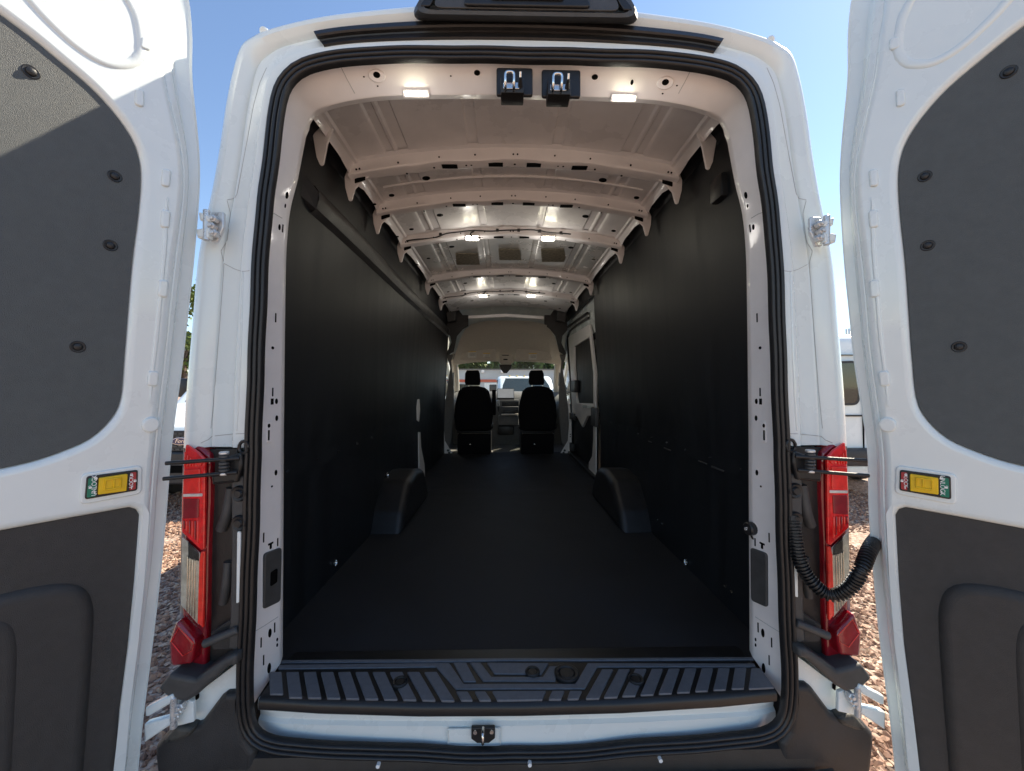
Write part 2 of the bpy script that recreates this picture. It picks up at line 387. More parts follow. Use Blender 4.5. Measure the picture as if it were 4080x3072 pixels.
# ---- roof drip nubs and the gutter joints at the top corners
for sgn in (-1, 1):
    a = Ked[[i for i, p in enumerate(Ked) if p.x * sgn > 0 and abs(p.x) < 0.80 and p.z > 2.6][0 if sgn > 0 else -1]]
    cyl('roof_clip', a + Vector((0, -0.02, -0.012)), a + Vector((sgn * .004, 0.02, 0.010)), 0.013, M['paint'], VAN, bev=0.004)
# ---- black pod on the rear roof edge (camera and high brake lamp housing)
zb = PY(2070, 62, -0.06).z
def pod_ring(Y, b, t, zb, zt, r=0.03):
    P = rnd([(-b, zb), (b, zb), (t, zt), (-t, zt)], [0.045, 0.045, r, r], 6)
    return [Vector((x + 0.016, Y, z)) for x, z in P]
o = grid('roof_pod', [pod_ring(-0.062, .325, .255, zb + .010, zb + .10), pod_ring(-0.058, .345, .27, zb + .002, zb + .112), pod_ring(-0.03, .362, .285, zb + .012, zb + .12), pod_ring(-.005, .366, .285, zb + .030, zb + .13), pod_ring(.03, .346, .27, zb + .11, zb + .15), pod_ring(.40, .30, .22, zb + .125, zb + .15)], M['greyplastic'], VAN, closed=True)
plate('pod_face', [rnd([(-.28, zb + .014), (.28, zb + .014), (.235, zb + .098), (-.235, zb + .098)], .02)], 0.006, 0.002, M['greyplastic'], o, frame((0.016, -0.063, 0), (1, 0, 0), (0, 0, 1)))
r_ = plate('brake_lamp', [rnd([(-.19, zb + .016), (.19, zb + .016), (.17, zb + .055), (.12, zb + .075), (-.12, zb + .075), (-.17, zb + .055)], .02)], 0.012, 0.004, M['black'], o, frame((0.016, -0.068, 0), (1, 0, 0), (0, 0, 1)))
plate('camera_recess', [rnd([(-.11, zb + .03), (.11, zb + .03), (.10, zb + .06), (-.10, zb + .06)], .012)], 0.006, 0.002, M['seal'], o, frame((0.016, -0.076, 0), (1, 0, 0), (0, 0, 1)))
for sgn in (-1, 1):
    plate('pod_panel', [rnd([(sgn * .315, zb + .02), (sgn * .285, zb + .02), (sgn * .24, zb + .09), (sgn * .262, zb + .09)], .006)], 0.008, 0.002, M['black'], o, frame((0.016, -0.060, 0), (1, 0, 0), (0, 0, 1)))

# ---- small fittings on the inner pillars and header
def on_ap(px, py):                                      # where a photo point meets the inner aperture
    return hit_ap(px, py, 0.0) or hit_ap(px, py, 1.0)
def hit_ap(px, py, grow):
    v = ray(px, py)
    A = [a + (a - b) * grow for a, b in zip(apr[3], apr[4])]; B = [b + (b - a) * grow for a, b in zip(apr[3], apr[4])]
    for i in range(len(A) - 1):
        q = [A[i], A[i + 1], B[i + 1], B[i]]
        for tri in ((0, 1, 2), (0, 2, 3)):
            from mathutils.geometry import intersect_ray_tri
            h = intersect_ray_tri(q[tri[0]], q[tri[1]], q[tri[2]], v, CAM, True)
            if h is not None:
                nn = (q[tri[1]] - q[tri[0]]).cross(q[tri[2]] - q[tri[0]]).normalized()
                if nn.dot(v) > 0: nn = -nn
                return h, nn
    return None
def ap_shape(name, px, py, wpx, hpx, m, rr=1.0, th=0.002, lift=0.0004, parent=APF, bev=0.0004):
    r = on_ap(px, py)
    if r is None: return None
    h, nn = r
    v = ray(px, py).normalized()
    # height along the pillar stays upright; width is foreshortened, so undo that
    up = Vector((0, 0, 1)); ey = (up - nn * up.dot(nn)).normalized(); ex = ey.cross(nn).normalized()
    D = h.y - CAM.y; k = D / F_PX
    fx = max(0.18, abs((ex - v * ex.dot(v)).length)); fy = max(0.3, abs((ey - v * ey.dot(v)).length))
    w, hh = wpx * k / fx / 2, hpx * k / fy / 2
    L = ell(0, 0, w, hh, 16) if rr >= 1 else rnd([(-w, -hh), (w, -hh), (w, hh), (-w, hh)], rr * min(w, hh) * 2, 4)
    return plate(name, [L], th, bev, m, parent, frame(h + nn * (lift), ex, ey))
def both(name, px, py, w, h, m, rr=1.0, **k):
    ap_shape(name, px, py, w, h, m, rr, **k); ap_shape(name, mirror_px(px) - 4, py, w, h, m, rr, **k)
for px, py, w, h, rr in [(1098, 1266, 4, 36, .3), (1086, 1386, 9, 12, 1), (1086, 1562, 4, 34, .3), (1084, 1600, 9, 24, .1), (1101, 1599, 9, 22, 1), (1102, 1666, 9, 22, 1),
                         (1099, 1883, 9, 22, 1), (1083, 1938, 6, 8, 1), (1050, 2142, 4, 36, .3), (1106, 2160, 4, 30, .3),
                         (1075, 2522, 12, 30, 1), (1094, 2500, 4, 34, .3), (1104, 2548, 6, 12, 1), (1104, 2570, 6, 12, 1), (1040, 2560, 4, 34, .3), (1050, 2630, 4, 34, .3), (1072, 2662, 13, 34, 1),
                         (1143, 778, 11, 26, 1), (1136, 820, 5, 16, 1), (1113, 905, 8, 22, 1), (1126, 910, 4, 30, .3)]:
    both('hole_dark', px, py, w, h, M['hole_dark'], rr)  # thin dark plates laid on the surface, painting the shade inside holes
for sx in (0, 1):
    f = (lambda p: p) if sx == 0 else (lambda p: mirror_px(p) - 4)
    ap_shape('press_mark', f(1074), 1720, 20, 84, M['paint_in'], .25, th=.004, lift=.001, bev=.0015)
    ap_shape('hole_dark', f(1068), 1696, 8, 16, M['hole_dark'], 1, lift=.0035); ap_shape('slot_dark', f(1067), 1734, 5, 40, M['hole_dark'], .2, lift=.0035)
    ap_shape('slot_dark', f(1078), 2166, 18, 7, M['hole_dark'], .2); ap_shape('slot_dark', f(1078), 2177, 7, 18, M['hole_dark'], .2, lift=.0008)  # openings here are dark plates, their shade painted in
def quad_on_ap(name, P, m, th, r, parent=VAN, lift=.002, holes=()):
    H = [on_ap(*p) for p in P]
    o = sum((h[0] for h in H), Vector()) / len(H); nn = sum((h[1] for h in H), Vector()).normalized()
    ex = Vector((0, 1, 0)); ex = (ex - nn * ex.dot(nn)).normalized(); ey = nn.cross(ex)
    if ey.z < 0: ex = -ex; ey = -ey
    L = [((h[0] - o).dot(ex), (h[0] - o).dot(ey)) for h in H]
    return plate(name, [rnd(L, r)], th, min(.004, th * .4), m, parent, frame(o + nn * lift, ex, ey)), o, nn, ex, ey
qp, o_, n_, ex_, ey_ = quad_on_ap('pocket_cover', [(1047, 2205), (1116, 2180), (1116, 2395), (1046, 2428)], M['greyplastic'], .010, .012)
plate('grip_hole_dark', [rnd([(-.012, -.022), (.014, -.020), (.014, .026), (-.012, .024)], .006)], .004, .001, M['hole_dark'], qp, frame(o_ + n_ * .008, ex_, ey_))  # dark plate for the shade of the grip opening, cover left uncut
qp, o_, n_, ex_, ey_ = quad_on_ap('pocket_cover', [(2994, 2180), (3060, 2205), (3062, 2420), (2996, 2392)], M['greyplastic'], .010, .012)
r = on_ap(2998, 2105)
if r:
    c, nn = r
    so_ = cyl('power_socket', c - nn * .004, c + nn * .022, .022, M['black'], VAN, bev=.004)
    tube('socket_strap', smooth_path([c + nn * .01 + Vector((0, 0, -.015)), c + nn * .012 + Vector((.012, 0, -.035)), c + nn * .01 + Vector((.02, -.0, -.02))], 10), .003, M['black'], so_)
    text_mesh('socket_print', '12V', .014, M['white'], so_, frame(c + nn * .0225, (1, 0.2, 0), (0, 0, 1)))
# header fittings
for px, py, w, h in [(1901, 290, 25, 18), (2370, 307, 25, 18)]: ap_shape('hole_dark', px, py, w, h, M['hole_dark'])  # header holes are dark plates too, shade put into the colour
for px, py in [(1450, 306), (1505, 343), (1796, 303), (2697, 341), (2640, 373)]: ap_shape('hole_dark', px, py, 7, 5, M['hole_dark'])
ap_shape('hole_dark', 2518, 328, 12, 18, M['hole_dark'])
for px, py in [(1502, 298), (2650, 327)]:
    d = ap_shape('press_mark', px, py + 4, 64, 44, M['paint_in'], 1, th=.008, lift=.0, bev=.003)
    ap_shape('hole_dark', px, py, 27, 20, M['hole_dark'], lift=.0045, parent=d)
LAMP_W = 0.5
def cabin_lamp(o, w, h, ex=(1, 0, 0), ey=(0, 0.55, -0.83), watts=None):
    ez = Vector(ex).cross(Vector(ey)).normalized()
    b = plate('courtesy_lamp', [rnd([(-w / 2 - .008, -h / 2 - .006), (w / 2 + .008, -h / 2 - .006), (w / 2 + .008, h / 2 + .006), (-w / 2 - .008, h / 2 + .006)], .006)], .012, .003, M['paint_in'], VAN, frame(o, ex, ey))
    l = plate('lamp_lens', [rnd([(-w / 2, -h / 2), (w / 2, -h / 2), (w / 2, h / 2), (-w / 2, h / 2)], .005)], .010, .003, M['lamp'], b, frame(Vector(o) - ez * .005, ex, ey))
    l['label'] = 'lit warm white lamp lens'
    pl_ = bpy.data.lights.new('lamp_glow', 'POINT'); pl_.energy = watts or LAMP_W; pl_.color = (1.0, 0.94, 0.86); pl_.shadow_soft_size = 0.03
    po = bpy.data.objects.new('lamp_glow', pl_); COL.objects.link(po); q = Vector(o) + Vector((0, -.01, -.085 if watts else -.12))
    po.parent = b; po.matrix_parent_inverse = Matrix.Translation(-WL[b.name]); po.location = q
for px, py in [(1658, 370), (2486, 388)]:
    r = on_ap(px, py - 8)
    if r: cabin_lamp(r[0] + Vector((0, .004, -.006)), .070, .010, watts=.07)
# two latch strikers under the header
for (x0, x1, y0, y1, bx0, bx1, by0, by1) in [(1978, 2122, 276, 384, 1995, 2088, 306, 368), (2158, 2312, 284, 390, 2183, 2275, 313, 375)]:
    Yb = 0.010
    a, b = PY(x0, y1, Yb), PY(x1, y0, Yb)
    lp = plate('latch_plate', [rnd([(a.x, a.z), (b.x, a.z), (b.x, b.z), (a.x, b.z)], .008)], .012, .004, M['black'], VAN, fXZ(Yb))
    Yf = -0.035
    a, b = PY(bx0, by1, Yf), PY(bx1, by0, Yf)
    box('latch_body', (a.x, Yf, a.z), (b.x, Yb + .010, b.z), M['black'], lp, .003)
    cx, cz, w, h = (a.x + b.x) / 2, (a.z + b.z) / 2, b.x - a.x, b.z - a.z
    plate('latch_recess', [rnd([(cx - w * .40, cz - h * .30), (cx + w * .30, cz - h * .30), (cx + w * .30, cz + h * .10), (cx - w * .40, cz + h * .10)], .004)], .004, .001, M['steel'], lp, fXZ(Yf - .001))
    tube('striker_loop', smooth_path([(cx - w * .30, Yf, cz - h * .38), (cx - w * .30, Yf - .018, cz - h * .2), (cx - w * .30, Yf - .022, cz + h * .30), (cx - w * .22, Yf - .022, cz + h * .42), (cx - w * .02, Yf - .022, cz + h * .42),
                                      (cx + w * .06, Yf - .022, cz + h * .30), (cx + w * .06, Yf - .018, cz - h * .2), (cx + w * .06, Yf, cz - h * .38)], 28), .0042, M['steel'], lp)
    cyl('buffer_pin', (cx + w * .33, Yf, cz - h * .1), (cx + w * .33, Yf - .025, cz + h * .05), .008, M['black'], lp, r2=.004)
    cyl('pin_head', (cx + w * .33, Yf - .024, cz + h * .05), (cx + w * .33, Yf - .03, cz + h * .30), .0035, M['steel'], lp)

# ---- threshold plate with its tread pads
TZ = FL + 0.012
yb, yf = 0.004, 0.165
rearx = [(-.785, -.012), (-.6, -.030), (-.3, -.046), (0, -.050), (.3, -.046), (.6, -.030), (.785, -.012)]
pr = [(yf + .02, -.004), (yf, 0.0), (yf - .03, 0.0)]
rr = []
for dz, dy in ((0, .11), (0, .02), (-.002, .010), (-.007, .002), (-.016, -.002), (-.034, -.001), (-.040, .004), (-.042, .03)):
    rr.append([Vector((x, (y + dy if dy < .1 else .12), TZ + dz)) for x, y in rearx])
rr = [[Vector((x * 1.0, yf + .03, TZ - .004)) for x, y in rearx]] + [[Vector((x, yf, TZ)) for x, y in rearx]] + rr
TH = grid('threshold_plate', rr, M['treadbase'], VAN); TH['label'] = 'black plastic threshold plate with grey tread pads'
C6 = lambda x, y: (900 + x / 1.8433, 2500 + y / 1.8433)
C7 = lambda x, y: (2000 + x / 1.8433, 2500 + y / 1.8433)
def pad(L, m=M['tread'], r=.003, name='tread_pad'):
    P = [PZ(px, py, TZ + .003) for px, py in L]
    return plate(name, [rnd([(p.x, p.y) for p in P], r, 3)], .007, .0018, m, TH, fXY(TZ + .0005))
for i in range(-2, 8):
    t0, b0 = 570 + 126.5 * i, 605 + 140 * i; yb_ = 512 + 3 * (i + 2)
    t1, b1 = t0 + 92, b0 + 98
    if i == -2: yb_ = 490
    pad([C6(t0, 328), C6(t1, 326), C6(b1, yb_), C6(b0, yb_ - 2)])
for i in range(0, 9):
    t0, b0 = 735 + 122 * i, 612 + 134 * i; yb_ = 524 - 9 * i; yt = 308 - 1.5 * i
    pad([C7(t0, yt), C7(t0 + 84, yt - 1), C7(b0 + 92 + (8 - i), yb_ - 4), C7(b0, yb_)])
pad([C7(1830, 300), C7(1900, 300), C7(2000, 440), C7(1810, 450)])
pad([(1939, 2640), (2187, 2642), (2157, 2687), (1971, 2685)])
pad([(1871, 2640), (1914, 2640), (1958, 2697), (2164, 2697), (2190, 2655), (2222, 2655), (2212, 2714), (1925, 2714)], r=.001)
pad([(1806, 2640), (1857, 2640), (1898, 2716), (1847, 2716)])
pad([(1112, 2649), (1790, 2642), (1847, 2725), (2292, 2725), (2342, 2642), (3005, 2644), (3010, 2656), (2380, 2657), (2330, 2744), (1817, 2746), (1738, 2657), (1109, 2665)], r=0)
pad([C6(1690, 470), C6(1775, 470), C6(1815, 535), C6(1730, 535)]); pad([C6(1825, 470), C6(1905, 470), C6(1950, 535), C6(1865, 535)])
pad([C6(1955, 468), C7(325, 465), C7(295, 530), C6(1995, 535)])
pad([C7(370, 465), C7(460, 465), C7(432, 528), C7(340, 528)]); pad([C7(500, 465), C7(590, 465), C7(560, 524), C7(478, 526)])
pad([(1115, 2630), (1720, 2626), (2020, 2622), (2400, 2622), (3000, 2618), (3003, 2628), (2400, 2632), (2020, 2632), (1720, 2638), (1113, 2640)], r=0)
def bolt(px, py, r, name='screw'):
    p = PZ(px, py, TZ + .006)
    return lathe(name, [(0, .004), (r * .55, .004), (r * .62, .001), (r * .7, .0055), (r * .9, .0065), (r, .004), (r, -.004), (0, -.004)], M['black'], TH, (p.x, p.y, TZ + .004), Matrix.Identity(3), 20)
bolt(2258, 2682, .040, 'drain_plug'); bolt(1594, 2717, .024); bolt(2534, 2706, .024); bolt(2122, 2676, .024)

# ---- white sill below the threshold, with the striker recess
xs = [-.815 + 1.63 * i / 40 for i in range(41)]
def sill_ring(z0, y): return [Vector((x, y + .012 * (1 - (x / .79) ** 2) * -1 + (.012 * max(0, (abs(x) - .72) / .09) ** 2), z0 - .010 * (1 - (x / .79) ** 2))) for x in xs]
sr = [sill_ring(FL - .028, .03), sill_ring(FL - .030, .022), sill_ring(FL - .045, .018), sill_ring(FL - .062, .020), sill_ring(FL - .070, .030), sill_ring(FL - .086, .032), sill_ring(FL - .094, .022),
      sill_ring(FL - .130, .020), sill_ring(FL - .160, .014), sill_ring(FL - .178, .008), sill_ring(FL - .188, .006)]
grid('rear_sill', sr, M['paint'], VAN)
a, b = PY(1783, 2975, .004), PY(1996, 2899, .004)
SR = plate('striker_recess', [rnd([(a.x, a.z), (b.x, a.z), (b.x, b.z), (a.x, b.z)], .004), rnd([(a.x + .003, a.z + .003), (b.x - .003, a.z + .003), (b.x - .003, b.z - .003), (a.x + .003, b.z - .003)], .003)], .006, .0015, M['paint'], VAN, fXZ(.004))
plate('recess_back', [rnd([(a.x + .003, a.z + .003), (b.x - .003, a.z + .003), (b.x - .003, b.z - .003), (a.x + .003, b.z - .003)], .003)], .002, .0005, M['paint'], SR, fXZ(.006))
c = PY(1925, 2925, -.004)
plate('latch_block', [rnd([(c.x - .036, c.z + .022), (c.x + .036, c.z + .022), (c.x + .036, c.z - .012), (c.x + .018, c.z - .026), (c.x - .018, c.z - .026), (c.x - .036, c.z - .012)], .004)], .012, .003, M['black'], SR, fXZ(-.001))
tube('striker_loop', smooth_path([(c.x, -.004, c.z + .02), (c.x, -.022, c.z + .014), (c.x, -.026, c.z - .008), (c.x, -.010, c.z - .020)], 12), .0045, M['steel'], SR)
for dx in (-.024, .026): cyl('bolt', (c.x + dx, -.006, c.z + .012), (c.x + dx, -.013, c.z + .012), .006, M['steel'], SR)

# ---- load floor, liners, wheel housings
nx, ny = 24, 60
v, f = [], []
for j in range(ny + 1):
    for i in range(nx + 1):
        x = -.905 + 1.81 * i / nx; y = .155 + (4.47 - .155) * j / ny
        z = FL + .0025 * math.sin(x * 5 + y * 1.3) + .0015 * math.sin(y * 7 + x * 3) + (.010 * math.exp(-((y - 2.32 - .02 * math.sin(4 * x)) / .035) ** 2))
        v.append((x, y, z))
for j in range(ny):
    for i in range(nx): k = j * (nx + 1) + i; f.append((k, k + 1, k + nx + 2, k + nx + 1))
o = mesh('load_floor', v, f, M['mat'], VAN); o['label'] = 'black rubber load floor mat with a faint cross crease'
box('under_floor', (-.95, .2, .55), (.95, 4.5, FL - .012), M['black'], VAN)
def wall_strip(name, sgn, prof_xz, y0, y1, m, off=0.0, th=.004):
    ys = np.linspace(y0, y1, 30); R = []
    for (x, z) in prof_xz:
        R.append([Vector((sgn * (x - off + .002 * math.sin(y * 4 + z * 3)), y, z + .004 * math.sin(y * 9) * (1 if z in (1.30,) else 0))) for y in ys])
    R2 = [[Vector((p.x + sgn * th, p.y, p.z)) for p in R[-1]], [Vector((p.x + sgn * th, p.y, p.z)) for p in R[0]]]
    return grid(name, R + R2 + [R[0]], m, VAN)
LOW = [(.905, FL - .01), (.908, 1.0), (.906, 1.31)]
UPP = [(.906, 1.30), (.908, 1.6), (.902, 1.9), (.885, 2.25), (.862, 2.52), (.835, 2.74)]
for sgn, y1 in ((-1, 4.40), (1, 2.68)):
    a = wall_strip('lower_liner', sgn, LOW, .13, y1, M['liner']); b = wall_strip('upper_liner', sgn, UPP, .13, (2.55 if sgn < 0 else y1), M['liner'], .005)
    if sgn < 0: wall_strip('front_liner', sgn, UPP, 2.556, y1, M['liner'], .003)
    side = 'left' if sgn < 0 else 'right'
    # rivets along the liner seams
    for k in range(10):
        y = .35 + k * .24
        if y > y1 - .05: break
        for z in (1.335, 2.30):
            x = sgn * (.900 if z < 2 else .878)
            cyl('rivet', (x + sgn * .006, y + random.uniform(-.02, .02), z + random.uniform(-.01, .01)), (x - sgn * .004, y, z), .007, M['black'], b, 8, r2=.004)
    if sgn < 0:
        for k in range(8):
            for yy in (2.49, 2.61): cyl('rivet', (-.91, yy, .95 + k * .19), (-.897, yy, .95 + k * .19), .007, M['black'], b, 8, r2=.004)
    # wheel housing
    P = rnd([(1.315, FL - .01), (1.39, FL + .12), (1.56, FL + .285), (1.78, FL + .315), (2.02, FL + .28), (2.16, FL + .12), (2.215, FL - .01)], [0, .12, .12, .2, .12, .12, 0], 6)
    w = plate('wheel_housing', [P], .36, .055, M['black'], VAN, frame((sgn * .885, 0, 0), (0, 1, 0), (0, 0, 1)), res=6)
    w['label'] = 'black moulded wheel housing on the load floor'
    # tie-down rings: bright slots at the wall foot
    for px, py in ([(1334, 2243), (1542, 1892)] if sgn < 0 else [(2735, 2240), (2507, 1892)]):
        p = PX(px, py, sgn * .90); r0 = .017 if py > 2000 else .02
        lathe('tie_down', [(0, .0), (r0 * .7, 0), (r0 * .8, .006), (r0, .004), (r0, 0)], M['steel'], VAN, (p.x, p.y, p.z), Vector((-sgn, 0, 0)).to_track_quat('Z', 'Y').to_matrix(), 14)
for px, py in [(2622, 2070), (2640, 2086), (2890, 2335), (2916, 2358)]:
    p = PX(px, py, .902); box('screw_head', p - Vector((.004, .007, .004)), p + Vector((.002, .007, .004)), M['steel'], VAN)
# long rail on the left wall, its stub on the right wall
R = []
for x, z in [(-.89, 2.385), (-.850, 2.375), (-.825, 2.395), (-.815, 2.43), (-.815, 2.465), (-.83, 2.488), (-.87, 2.495)]:
    R.append([Vector((x - .0 * y, y, z + .006 * math.sin(y * 2.0))) for y in np.linspace(.42, 4.25, 40)])
o = grid('wall_rail', R, M['bumper'], VAN); o['label'] = 'long black plastic rail running along the left wall'
mesh('rail_end', [(-.89, .42, 2.385), (-.825, .42, 2.395), (-.815, .42, 2.465), (-.87, .42, 2.495), (-.90, .28, 2.42), (-.87, .28, 2.43), (-.87, .28, 2.55), (-.9, .28, 2.56)],
     [(0, 1, 2, 3), (4, 5, 6, 7), (0, 1, 5, 4), (1, 2, 6, 5), (2, 3, 7, 6), (3, 0, 4, 7)], M['bumper'], VAN)
p = PX(2900, 740, .86); box('rail_stub', (p.x - .04, p.y - .02, p.z - .05), (p.x + .06, p.y + .07, p.z + .05), M['black'], VAN, .012)

# ---- ceiling: pressed roof panels between the bows
CZ = 2.805
def cz(x): return CZ - .135 * x * x
def ribz(x):
    a = abs(x); d = 0
    if .494 < a < .61: d = .010 * (ss(.494, .502, a) - ss(.602, .61, a)) - .010 * (ss(.545, .553, a) - ss(.563, .571, a))
    if .171 < a < .223: d = .007 * (ss(.171, .179, a) - ss(.215, .223, a))
    return cz(x) + d
xs = sorted(set([round(-.76 + 1.52 * i / 60, 4) for i in range(61)] + [s * q for s in (-1, 1) for q in (.494, .498, .502, .545, .549, .553, .563, .567, .571, .602, .606, .61, .171, .175, .179, .215, .219, .223)]))
BOW = [0.65, 1.05, 1.56, 2.53, 3.29]
edges = [-.0] + BOW + [3.95]
for k in range(len(edges) - 1):
    ya, yb_ = edges[k] + (.10 if k else .10), edges[k + 1] + .0
    if k == 0: ya = .17
    ys = np.linspace(ya - .05, yb_ + .02, 10)
    fn = ribz if k != 5 else (lambda x: cz(x) - .06)
    R = [[Vector((x, y, fn(x) + .003 * math.sin(3.14 * (y - ya) / (yb_ - ya)) * math.cos(x * 6))) for x in xs] for y in ys]
    o = grid('ceiling_panel', R, M['foil'] if k == 3 else M['roofmetal'], VAN)
    o['label'] = 'ribbed bare sheet metal roof panel seen from below'
    # side cant rails with the scalloped edge
    for sgn in (-1, 1):
        L = [(sgn * .735, cz(.735) - .004), (sgn * .742, cz(.74) - .016), (sgn * .756, cz(.76) - .014), (sgn * .768, cz(.77) - .024), (sgn * .776, cz(.78) - .042), (sgn * .778, cz(.78) - .062)]
        grid('cant_rail', [[Vector((x, y, z + (.03 * math.sin(max(0, min(1, (y - ya) / (yb_ - ya))) * 3.14) if q == 5 else 0))) for y in ys] for q, (x, z) in enumerate(L)], M['paint_in'], VAN)
# extra embossed cross bead between bow one and two
for yy in (.80, .90):
    tube('cross_bead', [(x, yy, cz(x) - .002) for x in np.linspace(-.70, .70, 40)], .008, M['roofmetal'], VAN)
def bow(Y, cable):
    xs_ = np.linspace(-.785, .785, 60)
    def st(x):                                          # the bow steps down and narrows towards its ends
        a = abs(x); return ss(.46, .52, a)
    pr = [(-.030, .000), (-.022, -.006), (-.008, -.010), (-.004, -.018), (.000, -.052), (.004, -.060), (.012, -.064), (.058, -.064), (.066, -.056), (.072, -.004)]
    R = []
    for dy, dz in pr:
        R.append([Vector((x, Y + dy - .012 * st(x) * (dz < -.03), cz(x) + .004 + dz * (1 - .10 * st(x)) - .014 * st(x) * (dz < -.01) + .004 * (dz < -.03) * math.cos(x * 18) * (abs(x) < .45))) for x in xs_])
    b = grid('roof_bow', R, M['paint_in'], VAN); b['label'] = 'cream painted pressed roof bow with punched slots'
    def zb_(x): return cz(x) - .060 - .014 * st(x)
    for x0, w in [(-.315, .075), (-.115, .115), (.115, .115), (.315, .075)]:
        if cable and abs(x0) > .3: continue
        z = zb_(x0) - .0005
        plate('slot_dark', [rnd([(x0 - w / 2, Y + .020), (x0 + w / 2, Y + .020), (x0 + w / 2, Y + .052), (x0 - w / 2, Y + .052)], .003)], .003, .0005, M['hole_dark'], b, fXY(z - .001))  # bow left uncut; a dark plate paints the shade of each opening
    for x0, r in [(-.43, .019), (.43, .019), (-.60, .013), (.60, .013), (-.685, .008), (.685, .008)]:
        plate('hole_dark', [ell(x0, Y + .030, r, r * .9)], .003, .0005, M['hole_dark'], b, frame((0, 0, zb_(x0) - .002), (1, 0, -.27 * x0), (0, 1, 0)))  # dark discs painting the shade inside punched holes
    for x0 in (-.21, -.235, 0, .21, .235, .39, -.39, -.52, .52):
        plate('hole_dark', [ell(x0, Y + .034, .005, .005, 10)], .003, .0005, M['hole_dark'], b, fXY(zb_(x0) - .002))
    for x0 in (-.19, -.008, .012, .19, -.36, .36, -.55, .55, -.73, .73, -.745, .745):
        plate('hole_dark', [ell(x0, 0, .0045, .0045, 10)], .003, .0005, M['hole_dark'], b, frame((0, Y - .001 - .012 * st(x0), cz(x0) - .034 - .012 * st(x0)), (1, 0, 0), (0, 0, 1)))
    for sgn in (-1, 1):
        P = [(sgn * .66, cz(.66) - .05), (sgn * .70, cz(.70) - .03), (sgn * .79, cz(.78) + .01), (sgn * .815, cz(.8) - .05), (sgn * .812, cz(.8) - .10), (sgn * .795, cz(.8) - .165), (sgn * .780, cz(.78) - .168), (sgn * .765, cz(.76) - .115), (sgn * .72, cz(.72) - .078)]
        plate('bow_bracket', [rnd(P, .012, 4)], .010, .003, M['paint_in'], b, fXZ(Y + .028))
        plate('bracket_slot_dark', [rnd([(sgn * .715, cz(.71) - .085), (sgn * .765, cz(.76) - .092), (sgn * .765, cz(.76) - .070), (sgn * .715, cz(.71) - .063)], .004)], .004, .001, M['hole_dark'], b, fXZ(Y + .021))  # dark plate painting the shade of the bracket opening
    if cable:
        xs2 = np.linspace(-.74, .42, 50)
        tube('lamp_cable', [(x, Y - .012 + .004 * math.sin(x * 30), cz(x) - .030 - .012 * st(x) + .005 * math.sin(x * 14)) for x in xs2], .0045, M['black'], b, 6)
        tube('cable_loop', smooth_path([(-.26, Y - .012, cz(0) - .035), (-.29, Y - .012, cz(0) - .06), (-.27, Y - .010, cz(0) - .085), (-.22, Y - .006, cz(0) - .083)], 14), .006, M['black'], b, 6)
        for x0 in (-.5, -.1, .05, .2, .35):
            box('cable_clip', (x0 - .010, Y - .022, cz(x0) - .040), (x0 + .010, Y - .004, cz(x0) - .022), M['black'], b, .003)
for i, Y in enumerate(BOW): bow(Y, i in (2, 4))
for px, py, Y in [(1882, 938, 1.575), (2184, 943, 1.575), (1925, 1169, 3.305), (2116, 1171, 3.305)]:
    p = PY(px, py, Y); cabin_lamp(Vector((p.x, Y, cz(p.x) - .066)), .085, .030, (1, 0, 0), (0, .75, -.66))
for x0, x1, y0, y1 in [(1811, 1907, 999, 1045), (1982, 2072, 990, 1034), (2151, 2251, 982, 1034)]:
    q = [PZ(a, b, CZ - .012) for a, b in ((x0 + 4, y0), (x1 - 4, y0), (x1 + 6, y1), (x0 + 8, y1))]
    plate('deadening_pad', [[(p.x, p.y) for p in q]], .004, .001, M['deadener'], VAN, fXY(cz((q[0].x + q[1].x) / 2) - .016))
# the first scallop bracket behind the header
for sgn in (-1, 1):
    P = [(sgn * .74, cz(.74)), (sgn * .80, cz(.79)), (sgn * .83, cz(.8) - .03), (sgn * .815, cz(.8) - .12), (sgn * .800, cz(.8) - .155), (sgn * .786, cz(.8) - .15), (sgn * .77, cz(.77) - .07)]
    plate('bow_bracket', [rnd(P, .014, 4)], .010, .003, M['paint_in'], VAN, fXZ(.40))

# ---- panel seams on the rear frame and the inner pressing
from mathutils.bvhtree import BVHTree
fv = [p for r in rings_frame for p in r]; nn_ = len(rings_frame[0])
ff = [(a * nn_ + i, a * nn_ + i + 1, (a + 1) * nn_ + i + 1, (a + 1) * nn_ + i) for a in range(len(rings_frame) - 1) for i in range(nn_ - 1)]
BV = BVHTree.FromPolygons(fv, ff)
M['seam'] = mat('seam_sealer', (0.42, 0.43, 0.43), 0.6, var=.1)
def seam(P, r=.0011, m=None, fn=None, par=None):
    L = []
    for i in range(len(P) - 1):
        for k in range(8):
            u = k / 8; px, py = P[i][0] * (1 - u) + P[i + 1][0] * u, P[i][1] * (1 - u) + P[i + 1][1] * u
            if fn: h = fn(px, py); h = h and h[0]
            else: h = BV.ray_cast(CAM, ray(px, py).normalized())[0]
            if h is not None: L.append(h)
    if len(L) > 2:
        L = [L[0]] + [(L[i - 1] + L[i] * 2 + L[i + 1]) / 4 for i in range(1, len(L) - 1)] + [L[-1]]
        tube('panel_seam', L, r, m or M['seam'], par or VAN, 5)
